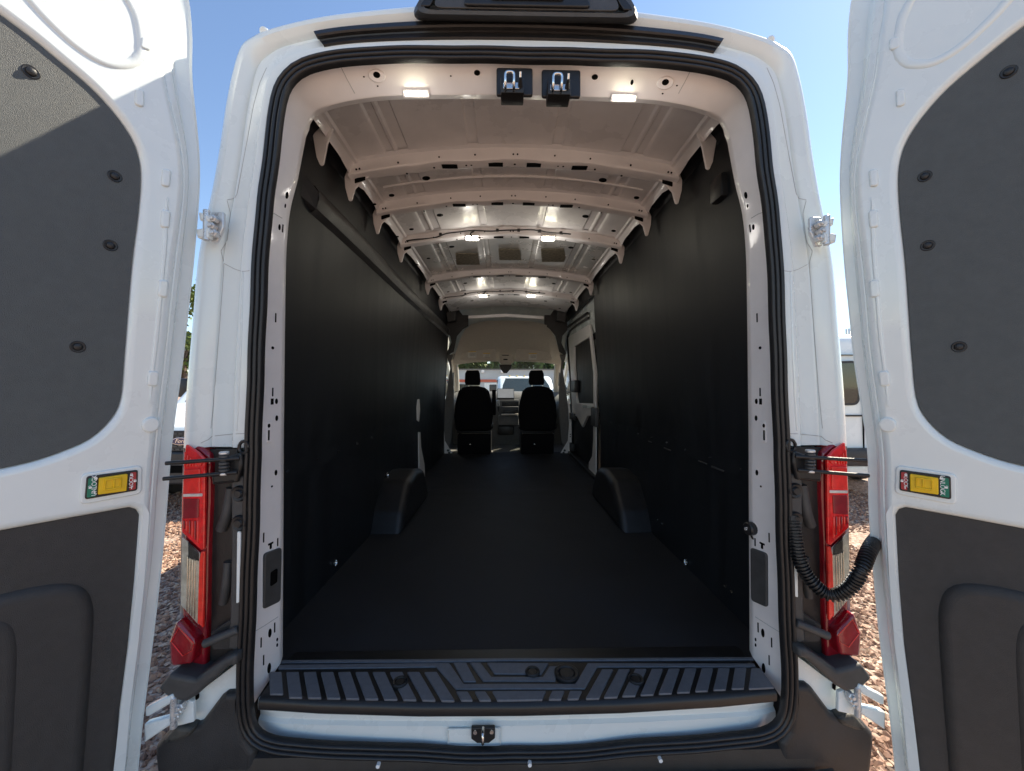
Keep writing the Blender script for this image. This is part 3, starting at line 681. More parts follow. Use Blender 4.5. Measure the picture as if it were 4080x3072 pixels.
for f_ in (lambda p: p, lambda p: (mirror_px(p[0]) - 2, p[1])):
    seam([f_(p) for p in [(1062, 270), (1035, 330), (1010, 420), (985, 560), (962, 680), (945, 770), (935, 790), (900, 798)]])
    seam([f_(p) for p in [(905, 800), (918, 850), (905, 960), (880, 1000), (893, 1050), (875, 1300), (855, 1560), (838, 1728)]])
    seam([f_(p) for p in [(893, 1050), (935, 1072), (965, 1082), (998, 1078)]], .001)
    seam([f_(p) for p in [(968, 1085), (960, 1400), (948, 1640), (942, 1728)]], .003, M['paint'])
    seam([f_(p) for p in [(800, 1765), (830, 1752), (845, 1738), (940, 1728), (985, 1728)]], .0012)
    seam([f_(p) for p in [(1356, 262), (1385, 320), (1418, 380)]], .0012, None, on_ap)
    seam([f_(p) for p in [(1066, 842), (1095, 852), (1128, 872)]], .0012, None, on_ap)
    seam([f_(p) for p in [(1008, 2520), (1050, 2495), (1116, 2452)]], .0012, None, on_ap)
# pale chips and scuffs on the right liner
for px, py, w, h in [(2882, 1147, .012, .006), (2700, 768, .020, .003), (2748, 716, .006, .005), (2660, 838, .004, .004), (2590, 1760, .03, .003), (2660, 1790, .05, .004), (2800, 1842, .04, .003), (2860, 1868, .05, .004)]:
    p = PX(px, py, .897); box('scuff', (p.x - .003, p.y - w, p.z - h), (p.x + .001, p.y + w, p.z + h), M['greyplastic'] if py > 1500 else M['label'], VAN, .001)

# ---- rear corners: tail lamps, bumper, recess trim, hinges
C2 = lambda x, y: (x / 1.6664, 1000 + y / 1.6664)
C3 = lambda x, y: (x / 1.5545, 2000 + y / 1.5545)
def HX(px, py, Y):                                      # left-hand photo point -> (|x|, z), measured from the van's centre
    p = PY(px, py, Y); return -p.x, p.z
TAIL = [(741, 1747), (798, 1786), (826, 1812), (833, 1850), (831, 2000), (822, 2193), (818, 2502), (811, 2684), (720, 2656), (714, 2400), (722, 2129), (722, 2000), (730, 1860)]
def corner(sgn):
    S = lambda L, Y: [(sgn * x, z) for x, z in (HX(px, py, Y) for px, py in L)]
    YT = .0
    # dark recess behind the lamp and hinge trim
    plate('corner_trim', [S([(820, 1790), (952, 1785), (950, 1850), (968, 2000), (955, 2600), (880, 2640), (790, 2690), (800, 2200)], .03)], .012, .003, M['black'], VAN, fXZ(.03))
    bd = plate('hinge_pillar_trim', [rnd(S([(925, 1905), (992, 1890), (990, 1990), (982, 2230), (976, 2500), (972, 2600), (912, 2580), (920, 2440), (925, 2200)], -.01), .006)], .03, .006, M['greyplastic'], VAN, fXZ(.0))
    plate('pillar_slot', [rnd(S([(962, 2108), (977, 2108), (972, 2385), (958, 2392)], .0), .006)], .006, .002, M['paint'], bd, fXZ(-.017))
    for py in (1962, 2078):
        x, z = HX(965, py, -.005); lathe('buffer', [(0, .014), (.010, .014), (.013, .008), (.020, .010), (.024, .004), (.024, 0)], M['black'], bd, (sgn * x, -.014, z), Matrix.Rotation(rad(90), 3, 'X'), 18)
    x0, z0 = HX(870, 2250, .0); tube('trim_fold', smooth_path([(sgn * HX(905, 1950, 0)[0], .018, HX(905, 1950, 0)[1]), (sgn * HX(893, 2050, 0)[0], .014, HX(893, 2050, 0)[1]), (sgn * HX(862, 2120, 0)[0], .022, HX(862, 2120, 0)[1])], 14), .016, M['greyplastic'], bd, 8)
    tube('trim_fold', smooth_path([(sgn * HX(892, 2250, 0)[0], .020, HX(892, 2250, 0)[1]), (sgn * HX(888, 2330, 0)[0], .016, HX(888, 2330, 0)[1]), (sgn * HX(866, 2420, 0)[0], .026, HX(866, 2420, 0)[1])], 14), .014, M['greyplastic'], bd, 8)
    # tail lamp
    t = plate('tail_lamp', [rnd(S(TAIL, YT), .008)], .055, .010, M['red_dark'], VAN, fXZ(YT + .034), res=3)
    t['label'] = 'tall red tail lamp with a clear middle section'
    F = lambda L: S(L, YT - .006)
    plate('upper_lens', [rnd(F([(744, 1768), (792, 1800), (822, 1830), (818, 2186), (805, 2190), (728, 2118), (729, 2000), (736, 1870)]), .004)], .010, .003, M['red'], t, fXZ(YT - .006))
    plate('lens_block', [rnd(F([(742, 1870), (806, 1866), (806, 1960), (738, 1962)]), .004)], .006, .002, M['red_strip'], t, fXZ(YT - .0125))
    plate('lens_block', [rnd(F([(738, 1985), (800, 1985), (798, 2060), (735, 2064)]), .004)], .006, .002, M['red_dark'], t, fXZ(YT - .0115))
    plate('lens_ring', [ell(*[(sgn * a, b) for a, b in [HX(806, 1840, YT)]][0], .010, .012)], .008, .003, M['red_strip'], t, fXZ(YT - .012))
    plate('side_strip', [rnd(F([(804, 2196), (819, 2196), (813, 2500), (790, 2480), (797, 2230)]), .002)], .010, .003, M['red_strip'], t, fXZ(YT - .006))
    for k in range(6):
        a = 742 + 11 * k
        plate('lens_flute', [F([(a, 1800 + 10 * k), (a + 5, 1803 + 10 * k), (a + 3, 1858), (a - 2, 1858)])], .006, .002, M['red_strip'], t, fXZ(YT - .0115))
        plate('lens_flute', [F([(a - 4, 2072), (a + 1, 2072), (a + 1, 2105 + 11 * k), (a - 4, 2100 + 11 * k)])], .006, .002, M['red_strip'] if k % 2 else M['red_dark'], t, fXZ(YT - .0115))
    plate('lens_divider', [rnd(F([(736, 1966), (812, 1964), (812, 1976), (736, 1978)]), .002)], .008, .002, M['label'], t, fXZ(YT - .009))
    rf = plate('reflector', [F([(722, 2140), (792, 2206), (787, 2492), (716, 2412)])], .004, .001, M['reflector'], t, fXZ(YT - .001))
    for k in range(4):
        a = 745 + 10 * k
        plate('light_guide', [F([(a, 2215 + 6 * k), (a + 4, 2218 + 6 * k), (a + 1, 2440 + 9 * k), (a - 3, 2437 + 9 * k)])], .006, .0015, M['steel'], rf, fXZ(YT - .004))
    plate('bulb_housing', [F([(748, 2160), (790, 2205), (790, 2236), (748, 2226)])], .004, .001, M['black'], rf, fXZ(YT - .003))
    plate('clear_lens', [rnd(F([(722, 2132), (798, 2200), (791, 2500), (714, 2414)]), .003)], .004, .001, M['clear'], t, fXZ(YT - .0105))
    # wrap-round side of the lens and the proud lower reflector
    lo = [(711, 2463), (780, 2545), (786, 2560), (770, 2640), (700, 2650), (685, 2643), (679, 2553)]
    plate('lower_reflector', [rnd(S(lo, -.02), .010)], .05, .010, M['red_dark'], t, fXZ(-.004), res=3)
    tube('reflector_rim', [(sgn * HX(px, py, -.03)[0], -.032, HX(px, py, -.03)[1]) for px, py in ((684, 2556), (714, 2500), (776, 2562), (768, 2590), (730, 2612), (688, 2560))], .0012, M['red_strip'], t, 6)
    # grey upper arm of the bumper
    A = [(650, 2727), (668, 2700), (695, 2668), (800, 2688), (880, 2628), (926, 2598), (958, 2592), (958, 2636), (926, 2640), (800, 2755), (759, 2780), (695, 2767)]
    plate('bumper_arm', [rnd(S(A, -.03), .010)], .10, .012, M['greyplastic'], VAN, fXZ(.0), res=3)
    # white panel and lower body under the arm
    plate('lower_panel', [S([(740, 2770), (800, 2750), (958, 2630), (965, 2760), (860, 2880), (770, 2890)], .015)], .02, .002, M['paint'], VAN, fXZ(.02))
    plate('panel_hole_dark', [rnd(S([(770, 2765), (785, 2772), (784, 2790), (772, 2800)], .0), .003)], .004, .001, M['hole_dark'], VAN, fXZ(.008))  # dark plate painting the shade of an opening in the uncut panel
    # big bumper corner
    B = [(972, 2750), (905, 2755), (880, 2775), (804, 2876), (770, 2888), (708, 2880), (690, 2892), (628, 2960), (624, 3000), (640, 3140), (1020, 3140), (1020, 2990), (985, 2940), (972, 2850)]
    bc = plate('bumper_corner', [rnd(S(B, -.0), .014)], .14, .018, M['bumper'], VAN, fXZ(.058), res=4)
    plate('bumper_pad', [rnd(S([(700, 2893), (775, 2902), (755, 2935), (690, 2960), (640, 2962)], -.02), .012)], .05, .012, M['dust'], bc, fXZ(.002), res=3)
    # check strap: bracket, coil and the two arms to the door
    cb = plate('check_bracket', [rnd(S([(878, 1830), (968, 1800), (972, 1850), (950, 1920), (852, 1930), (848, 1890), (876, 1886)], -.02), .006)], .05, .008, M['black'], VAN, fXZ(-.005), res=3)
    xx, zz = HX(893, 1846, -.05)
    for k in range(7):
        z = zz + .030 - .010 * k
        cyl('coil', (sgn * xx, -.05, z - .004), (sgn * xx, -.05, z + .004), .013, M['zinc'] if k in (0, 6) else M['greyplastic'], cb, 14, bev=.002)
    for (px1, py1, px2, py2) in ((955, 1826, 660, 1846), (945, 1882, 650, 1908)):
        a = HX(px1, py1, -.045); b = HX(px2, py2, -.10)
        tube('check_arm', [(sgn * a[0], -.045, a[1]), (sgn * b[0], -.10, b[1])], .0055, M['black'], cb, 8)
    x, z = HX(972, 1782, -.02); tube('eyelet', [(sgn * x + .014 * math.cos(t_), -.02, z + .018 * math.sin(t_)) for t_ in np.linspace(0, 6.0, 16)], .005, M['black'], cb, 6)
    # gas strut stub
    a, b = HX(812, 2566, -.03), HX(950, 2508, -.02)
    cyl('check_rod', (sgn * a[0], -.03, a[1]), (sgn * b[0], -.02, b[1]), .012, M['greyplastic'], VAN, 14, bev=.003)
    plate('rod_bracket', [rnd(S([(838, 2520), (960, 2440), (955, 2590), (845, 2590)], .0), .01)], .012, .003, M['bumper'], VAN, fXZ(.006))
    # hinges
    for hp, lower in ((870, 0), (2850, 1)):
        if lower: P = [(700, 2775), (768, 2800), (770, 2880), (690, 2900)]; K = [(712, 2822), (695, 2860)]; arm = [(585, 2815), (690, 2762), (700, 2790), (596, 2850), (585, 2850)]; arm2 = [(580, 2880), (690, 2850), (690, 2880), (580, 2955)]
        else: P = [(838, 842), (888, 842), (888, 905), (862, 962), (834, 962)]; K = [(843, 868), (846, 926)]; arm = [(795, 845), (840, 862), (838, 884), (800, 880)]; arm2 = [(785, 915), (838, 908), (836, 950), (790, 950)]
        h = plate('hinge', [rnd(S(P, -.03), .006)], .012, .003, M['zinc'] if not lower else M['paint'], VAN, fXZ(-.022), res=3)
        h['label'] = 'white painted door hinge'
        for A_ in (arm, arm2): plate('hinge_arm', [rnd(S(A_, -.05), .004)], .022, .005, M['paint'], h, fXZ(-.045), res=3)
        for px, py in K + [(K[0][0] - 6, (K[0][1] + K[1][1]) / 2)]:
            x, z = HX(px, py, -.05); cyl('bolt', (sgn * x, -.03, z), (sgn * x, -.050, z), .011, M['zinc'], h, 6, bev=.002); cyl('bolt_head', (sgn * x, -.05, z), (sgn * x, -.056, z), .006, M['zinc'], h, 12, bev=.001)
        x, z = HX(K[0][0] - 22, (K[0][1] + K[1][1]) / 2, -.05)
        cyl('hinge_pin', (sgn * x, -.048, z - .045), (sgn * x, -.048, z + .045), .009, M['zinc'], h, 12, bev=.002)
for s_ in (-1, 1): corner(s_)
# bumper centre step
R = []
for dy, z in [(-.02, .50), (-.05, .497), (-.075, .485), (-.085, .46), (-.085, .34), (-.06, .30), (.1, .28)]:
    R.append([Vector((x, dy - .05 * (1 - (x / .95) ** 2), z - .012 * (abs(x) < .2))) for x in np.linspace(-.95, .95, 40)])
o = grid('bumper_step', R, M['dust'], VAN); o['label'] = 'dusty black rear bumper step'
grid('bumper_back', [[Vector((x, y, z)) for x in np.linspace(-.9, .9, 30)] for y, z in ((.02, .56), (-.004, .545), (-.012, .52), (-.02, .49))], M['black'], VAN)
for px, py in [(1510, 3040), (2110, 3035), (2627, 3018)]:
    p = PY(px, py, -.02); cyl('clip', p, p + Vector((0, -.012, 0)), .006, M['white'], VAN, 8)
# corrugated wiring hose on the right hinge side
H = [PY(3152, 2052, -.01), PY(3165, 2120, -.02), PY(3185, 2230, -.035), PY(3225, 2305, -.05), PY(3285, 2362, -.07), PY(3340, 2368, -.09), PY(3395, 2330, -.11), PY(3435, 2262, -.12), PY(3462, 2195, -.09), PY(3490, 2150, -.03), PY(3530, 2120, .03)]
hp = smooth_path(H, 420)
o = tube('wiring_hose', hp, .016, M['black'], VAN, 14, rf=lambda i: .0165 + .0030 * (1 if (i % 6) < 3 else -1) * (1 if 10 < i else 0)); o['label'] = 'black corrugated wiring hose looping to the right door'

# ================================================================== the rear doors
def rear_door(sgn, phi, hx_top, hx_bot):
    ph = rad(phi); a, b = PY(hx_top, 609, -.08), PY(hx_bot, 2582, -.08)
    e1 = Vector((sgn * math.sin(ph), -math.cos(ph), 0)); n = e1.cross(a - b).normalized()
    if n.y > 0: n = -n
    e2 = Vector((0, 0, 1)); e2 = (e2 - n * e2.dot(n)).normalized()
    e1 = (e1 - e2 * e1.dot(e2)).normalized()
    O = b
    def st(px, py, w=0.0):
        if sgn > 0: px = RX(px, py)
        p = PP(px, py, O + n * w, n) - O
        return (p.dot(e1), p.dot(e2))
    # plane frame whose local z is n
    ex = e1 if e1.cross(e2).dot(n) > 0 else None
    flip = -1 if e1.cross(e2).dot(n) < 0 else 1
    def fr(w): return frame(O + n * w, e1 * flip, e2)
    def L(P, w=0.0): return [(flip * s, t) for s, t in (st(px, py, w) for px, py in P)]
    def w3(s, t, w): return O + e1 * s + e2 * t + n * w
    ZT, ZB = 2.80 - O.z, .50 - O.z                       # top and bottom of the door in plane height
    WID = .79
    # boundaries (photo points of the left door, mirrored for the right one)
    crease = [(620, -60), (632, 40), (648, 150), (660, 260), (678, 360), (702, 460), (728, 580), (740, 690), (736, 800), (722, 920), (706, 1040), (690, 1180), (668, 1400), (640, 1640), (622, 1820), (608, 2000), (590, 2257), (556, 2514), (514, 2836), (488, 3060)]
    rim = [(742, -60), (760, 20), (770, 150), (768, 260), (772, 350), (784, 461), (797, 609), (799, 720), (794, 820), (784, 950), (772, 1080), (755, 1230), (732, 1440), (704, 1640), (685, 1800), (668, 2020), (646, 2260), (612, 2560), (574, 2860), (552, 3080)]
    bU = [(0, 51), (120, 141), (240, 240), (360, 342), (441, 428), (500, 505), (540, 576), (561, 660), (562, 750), (550, 880), (534, 1000), (522, 1120), (510, 1270), (498, 1420), (483, 1588), (444, 1672), (360, 1750), (240, 1804), (120, 1843), (0, 1870)]
    bLo = [(0, 2122), (300, 2066), (520, 2026), (548, 2034), (560, 2056), (540, 2322), (515, 2579), (482, 2836), (463, 3068)]
    cr, rm = [st(*p) for p in crease], [st(*p, -.045) for p in rim]
    U, Lo = [st(*p) for p in bU], [st(*p) for p in bLo]
    # finish the shapes beyond the picture
    def ext(P):                                         # straight on to the bottom, rounded at the top
        s0, t0 = P[0]; s1, t1 = P[-1]; ds = (P[-1][0] - P[-3][0]) / max(1e-6, (P[-3][1] - P[-1][1]))
        return [(s0 + .16, ZT - .012), (s0 + .09, ZT - .05), (s0 + .03, (t0 + ZT) / 2)] + P + [(s1 + ds * (t1 - ZB), ZB)]
    cr, rm = ext(cr), ext(rm)
    cr = [(v.x, v.y) for v in smooth_path([Vector((s, t, 0)) for s, t in cr], 70)]
    rm = [(v.x, v.y) for v in smooth_path([Vector((s, t, 0)) for s, t in rm], 70)]
    rm[0] = (rm[0][0], ZT + .01); rm[-1] = (rm[-1][0], ZB - .01)
    outer = cr + [(WID, ZB), (WID, ZT - .012)]
    Us = [(v.x, v.y) for v in smooth_path([Vector((s, t, 0)) for s, t in U], 70)]
    tA, tB = U[0][1], U[-1][1]
    Us = Us + [(.60, tB - .01), (.70, tB + .03), (.72, tB + .12), (.72, tA - .02), (.70, tA + .06), (.62, tA + .075), (.45, tA + .05)]
    Ls = rnd(Lo + [(Lo[-1][0] + .01, ZB + .06), (.72, ZB + .06), (.72, Lo[0][1] + .0), ], .012, 4)
    fl = lambda P: [(flip * s, t) for s, t in P]
    fr_ = plate('rear_door', [fl(outer), fl(Us), fl(Ls)], .044, .018, M['paint'], VAN, fr(-.022), res=5)
    fr_['label'] = 'white rear door swung open, with dark inner boards'
    # stepped flange out to the outer skin
    k = 60
    def rs(P):
        d = [0]
        for i in range(1, len(P)): d.append(d[-1] + math.hypot(P[i][0] - P[i - 1][0], P[i][1] - P[i - 1][1]))
        q = np.linspace(0, d[-1], k); return list(zip(np.interp(q, d, [p[0] for p in P]), np.interp(q, d, [p[1] for p in P])))
    c_, r_ = rs(cr), rs(rm)
    mix = lambda u, w: [w3(c[0] + (r[0] - c[0]) * u, c[1] + (r[1] - c[1]) * u, w) for c, r in zip(c_, r_)]
    grid('door_flange', [mix(-.12, -.012), mix(.02, -.009), mix(.20, -.014), mix(.36, -.040), mix(.45, -.046), mix(.90, -.048), mix(.97, -.044), mix(1.0, -.050), mix(.98, -.058)], M['paint'], fr_)
    # outer skin behind
    plate('outer_skin', [fl(rm + [(WID + .02, ZB - .01), (WID + .02, ZT + .01)])], .012, .003, M['paint'], fr_, fr(-.062))
    # boards with a soft white reveal
    brd = plate('upper_board', [fl(Us)], .006, .001, M['board'], fr_, fr(-.010)); brd['label'] = 'dark grey textured upper door board'
    lb = plate('lower_trim', [fl(Ls)], .006, .001, M['lower_board'], fr_, fr(-.016)); lb['label'] = 'dark moulded lower door trim'
    # moulded arch on the lower trim
    A = [st(*p) for p in [(0, 2372), (140, 2340), (280, 2326), (352, 2350), (382, 2410), (384, 2520), (366, 2800), (345, 3068)]]
    A = [(v.x, v.y) for v in smooth_path([Vector((s, t, 0)) for s, t in A], 30)]
    A = A + [(A[-1][0], ZB + .12), (.66, ZB + .12), (.66, A[0][1])]
    o = plate('moulded_arch', [fl(A)], .060, .028, M['lower_board'], lb, fr(-.028), res=8)
    A2 = [st(*p) for p in [(0, 2455), (60, 2470), (92, 2560), (84, 2800), (70, 3068)]]
    A2 = [(v.x, v.y) for v in smooth_path([Vector((s, t, 0)) for s, t in A2], 20)] + [(.55, ZB + .18), (.62, ZB + .3), (.62, A[0][1] - .05)]
    plate('moulded_pocket', [fl(A2)], .05, .024, M['lower_board'], o, fr(-.018), res=8)
    # fasteners on the boards
    for px, py in [(124, 286), (458, 702), (440, 978), (310, 1382)]:
        s, t = st(px, py, -.006); q = n.to_track_quat('Z', 'Y').to_matrix()
        lathe('push_rivet', [(0, .007), (.004, .0068), (.0075, .005), (.009, .002), (.009, .001), (.0125, .0015), (.014, 0), (.014, -.002)], M['black'], brd, w3(s, t, -.0065), q, 18)
    # beads and pressed pads
    bead = [st(*p) for p in [(110, -20), (190, 70), (290, 165), (380, 228), (450, 254), (520, 252), (556, 222), (566, 175), (552, 80), (520, 10), (470, -60)]]
    tube('pressed_bead', [w3(v.x, v.y, -.014) for v in smooth_path([Vector((s, t, 0)) for s, t in bead], 40)], .018, M['paint'], fr_, 10)
    for (x0, y0, x1, y1) in [(646, 672, 682, 748), (642, 834, 680, 912), (632, 1112, 672, 1188), (590, 1474, 634, 1542)]:
        P = [st(x0, y0), st(x1, y0 + 6), st(x1 - 6, y1), st(x0 - 6, y1 - 6)]
        plate('pressed_pad', [fl(rnd(P, .010))], .012, .005, M['paint'], fr_, fr(.0), res=3)
    s, t = st(600, 1692); plate('pressed_pad', [ell(flip * s, t, .019, .021)], .014, .005, M['paint'], fr_, fr(.0), res=3)
    for (x0, y0, x1, y1) in [(560, 146, 600, 206), (540, 352, 574, 432)]:
        P = [st(x0, y0), st(x1, y0 + 8), st(x1, y1), st(x0 - 6, y1 - 14)]
        plate('pressed_pad', [fl(rnd(P, .012))], .010, .004, M['paint'], fr_, fr(.0), res=3)
    # long raised rib down the hinge side
    rib = [st(*p) for p in [(668, 760), (672, 860), (664, 1000), (650, 1150), (632, 1350), (606, 1560), (594, 1640), (600, 1480), (618, 1300), (638, 1100), (648, 960), (652, 860)]]
    plate('pressed_rib', [fl(rnd(rib, .01))], .006, .003, M['paint'], fr_, fr(.0), res=3)
    # latch release: recess, black plate, yellow slider and the two coloured labels
    rc = plate('latch_recess', [fl(rnd([st(*p) for p in [(320, 1888), (566, 1852), (564, 1966), (316, 2012)]], .014))], .008, .0035, M['paint'], fr_, fr(.001), res=3)
    lp = plate('latch_plate', [fl(rnd([st(*p, .006) for p in [(345, 1898), (549, 1871), (546, 1953), (337, 1990)]], .006))], .008, .002, M['black'], fr_, fr(.006))
    lp['label'] = 'inside door release with yellow slider between green and red labels'
    gp = plate('green_label', [fl(rnd([st(*p, .010) for p in [(352, 1906), (383, 1901), (382, 1977), (345, 1983)]], .003))], .002, .0005, M['green'], lp, fr(.0105))
    rp = plate('red_label', [fl(rnd([st(*p, .010) for p in [(519, 1883), (543, 1880), (540, 1948), (515, 1954)]], .003))], .002, .0005, M['redlab'], lp, fr(.0105))
    ys = plate('slider', [fl(rnd([st(*p, .012) for p in [(394, 1904), (508, 1887), (503, 1955), (389, 1970)]], .003))], .010, .002, M['yellow'], lp, fr(.012))
    plate('slider_grip', [fl(rnd([st(*p, .016) for p in [(416, 1909), (484, 1899), (482, 1944), (412, 1955)]], .003)), fl(rnd([st(*p, .016) for p in [(422, 1914), (478, 1906), (476, 1938), (418, 1948)]], .003))], .006, .0015, M['yellow'], ys, fr(.018))
    plate('slider_ridge', [fl([st(*p, .016) for p in [(450, 1909), (458, 1908), (456, 1942), (448, 1943)]])], .006, .0015, M['yellow'], ys, fr(.017))
    def txt(s_, px, py, size, par, rot=1):
        a_, b_ = st(px, py, .012); up = e2 * rot
        text_mesh('print', s_, size, M['white'], par, frame(w3(a_, b_, .0122), up, -(e1 * flip) * rot))
    txt('UNLOCK', 376, 1934, .0125, gp, sgn * -1); txt('LOCK', 521 + 2, 1920, .0115, rp, sgn * -1)
    for (px, py, par, open_) in [(360, 1942, gp, True), (382, 1906, gp, True), (538, 1916, rp, False), (524, 1892, rp, False)]:
        a_, b_ = st(px, py, .012); c_ = w3(a_, b_, .0122)
        plate('padlock_icon', [fl([(a_ - .0028, b_ - .003), (a_ + .0028, b_ - .003), (a_ + .0028, b_ + .0015), (a_ - .0028, b_ + .0015)])], .0008, .0002, M['white'], par, fr(.0122))
        tube('icon_shackle', [c_ + e1 * (.0018 * math.cos(q) + (.001 if open_ else 0)) + e2 * (.0015 + .0026 * math.sin(q)) for q in np.linspace(0, 3.14, 7)], .0006, M['white'], par, 5)
    for px, py, par in [(377, 1962, gp), (524, 1942, rp)]:
        a_, b_ = st(px, py, .012); plate('icon_bar', [fl([(a_ - .001, b_ - .004), (a_ + .001, b_ - .004), (a_ + .001, b_ + .004), (a_ - .001, b_ + .004)])], .0008, .0002, M['white'], par, fr(.0122))
    return fr_
def RX(px, py):                                         # left-door photo column -> right-door photo column at the same row
    t = np.interp(py, [0, 250, 600, 1000, 1400, 1800, 2000, 2500, 3072], [26, 24, 26, 17, 12, 20, 8, -4, -2])
    return 4119 - px + t
rear_door(-1, 33, 797, 609)
rear_door(1, 38, 3348, 3505)

# ================================================================== cab and front structure of the van
def pyplate(name, P, Y, th, bev, m, parent=VAN, r=0.0, res=2):
    Q = [PY(px, py, Y) for px, py in P]; L = [(p.x, p.z) for p in Q]
    return plate(name, [rnd(L, r) if r else L], th, bev, m, parent, fXZ(Y), res=res)
def pxplate(name, P, X, th, bev, m, parent=VAN, r=0.0, holes=()):
    L = [(p.y, p.z) for p in (PX(px, py, X) for px, py in P)]
    H = [[(p.y, p.z) for p in (PX(px, py, X) for px, py in h)] for h in holes]
    return plate(name, [rnd(L, r) if r else L] + H, th, bev, m, parent, fYZ(X))
D4 = lambda x, y: (1650 + x / 2.2212, 1150 + y / 2.2212)
DR = lambda x, y: (2200 + x / 2.083, 1150 + y / 2.083)
YS = 4.33
# seats
def seat(c, top):
    P0 = PY(c, 1730, YS); cx = P0.x
    s = pyplate('seat_back', [D4(x + (c - 1888) * 2.2212, y) for x, y in [(395, 905), (430, 875), (500, 862), (560, 862), (625, 875), (662, 905), (690, 1020), (698, 1130), (682, 1250), (640, 1262), (420, 1262), (372, 1250), (356, 1130), (366, 1020)]], YS, .13, .05, M['fabric'], r=.03, res=4)
    s['label'] = 'black cloth front seat seen from behind'
    hr = pyplate('headrest', [D4(x + (c - 1888) * 2.2212, y) for x, y in [(452, 752), (466, 724), (570, 722), (582, 752), (588, 830), (580, 854), (460, 854), (449, 832)]], YS + .02, .09, .028, M['fabric'], s, r=.02, res=4)
    zt = PY(c, 1540, YS).z; zh = PY(c, 1530, YS).z
    for dx in (-.075, .075): cyl('headrest_post', (cx + dx, YS + .02, zt - .06), (cx + dx, YS + .02, zh + .03), .007, M['steel'], s, 10)
    box('seat_cushion', (cx - .25, YS + .02, 1.10), (cx + .25, YS + .55, 1.22), M['fabric'], s, .04, seg=3)
    box('seat_frame', (cx - .24, YS - .03, 1.02), (cx + .24, YS + .50, 1.07), M['black'], s, .01)
    box('seat_pedestal', (cx - .23, YS - .02, FL - .02), (cx + .23, YS + .05, 1.0), M['fabric'], s, .01)
    for sx in (-1, 1): box('pedestal_side', (cx + sx * .225 - .012, YS + .05, FL - .02), (cx + sx * .225 + .012, YS + .5, 1.0), M['black'], s, .006); cyl('recliner', (cx + sx * .27, YS, 1.12), (cx + sx * .24, YS, 1.12), .045, M['black'], s, 14, bev=.008)
    for dx, z, w in ((-.11, 1.085, .05), (.10, 1.085, .06), (-.06, .86, .02)): box('bright_bracket', (cx + dx, YS - .038, z), (cx + dx + w, YS - .028, z + .012), M['steel'], s)
    return s
seat(1888, 0); seat(2142, 0)
a = PY(1968, 1604, YS + .02); box('armrest', (a.x - .028, a.y - .03, PY(1968, 1655, YS).z), (a.x + .028, a.y + .04, PY(1968, 1553, YS).z), M['fabric'], VAN, .015)
# cab floor: ribbed rubber, with the step down in front of the seats
o = box('cab_floor', (-.98, 4.40, FL - .07), (.98, 6.4, FL - .035), M['greytrim'], VAN)
for k in range(18): box('floor_rib', (-.22, 4.50 + k * .06, FL - .036), (.22, 4.53 + k * .06, FL - .022), M['ribfloor'], o, .004)
box('floor_edge', (-.93, 4.44, FL - .03), (.93, 4.475, FL + .004), M['black'], VAN, .004)
# dashboard and centre stack
R = []
for y, z in [(5.42, .80), (5.40, 1.0), (5.36, 1.25), (5.38, 1.42), (5.46, 1.54), (5.60, 1.60), (5.9, 1.60), (6.4, 1.52)]:
    R.append([Vector((x, y - .06 * (1 - abs(x)) + .04 * abs(x), z - .02 * abs(x))) for x in np.linspace(-.93, .93, 24)])
DASH = grid('dashboard', R, M['greytrim'], VAN); DASH['label'] = 'dark grey dashboard across the cab'
box('dash_front', (-.93, 5.45, .66), (.93, 5.6, 1.3), M['greytrim'], VAN)
sc = pyplate('touch_screen', [D4(735, 884), D4(885, 884), D4(885, 985), D4(735, 985)], 5.24, .02, .004, M['black'], r=.006); sc['label'] = 'bright dashboard touch screen between the seats'
pyplate('display', [D4(739, 888), D4(881, 888), D4(881, 966), D4(739, 966)], 5.228, .003, .0005, M['screen'], sc)
def d4box(name, x0, y0, x1, y1, Y, dep, m, bev=.01, par=VAN):
    a, b = PY(*D4(x0, y1), Y), PY(*D4(x1, y0), Y); return box(name, (a.x, Y, a.z), (b.x, Y + dep, b.z), m, par, bev)
cs = d4box('centre_stack', 735, 985, 930, 1130, 5.27, .25, M['greytrim'], .012)
d4box('switch_row', 775, 1000, 925, 1042, 5.255, .03, M['black'], .004, cs)
d4box('storage_tray', 772, 1045, 925, 1120, 5.10, .2, M['greyplastic'], .01, cs)
d4box('tray_mouth', 786, 1072, 918, 1108, 5.095, .02, M['black'], .003, cs)
d4box('tray_lip', 772, 1108, 925, 1122, 5.06, .06, M['beige'], .006, cs)
d4box('lower_console', 745, 1122, 925, 1210, 5.15, .3, M['greytrim'], .02, cs)
d4box('console_duct', 740, 1210, 885, 1300, 5.2, .25, M['black'], .03, cs)
a = PY(*D4(745, 1020), 5.22); sl_ = cyl('gear_lever', PY(*D4(748, 1085), 5.26), PY(*D4(744, 1035), 5.20), .012, M['greyplastic'], VAN); cyl('gear_knob', PY(*D4(744, 1040), 5.2), PY(*D4(742, 985), 5.18), .026, M['zinc'], sl_, 14, bev=.012)
# steering wheel in front of the left seat
c = PY(1888, 1600, 5.1)
st_ = tube('steering_wheel', [(c.x + .19 * math.cos(t), 5.12 + .06 * math.sin(t), 1.42 + .17 * math.sin(t)) for t in np.linspace(0, 2 * math.pi, 40)[:-1]], .016, M['black'], VAN, 8, closed=True)
cyl('wheel_hub', (c.x, 5.10, 1.40), (c.x, 5.36, 1.34), .06, M['black'], st_, 16); box('wheel_spoke', (c.x - .18, 5.115, 1.40), (c.x + .18, 5.135, 1.44), M['black'], st_, .008)
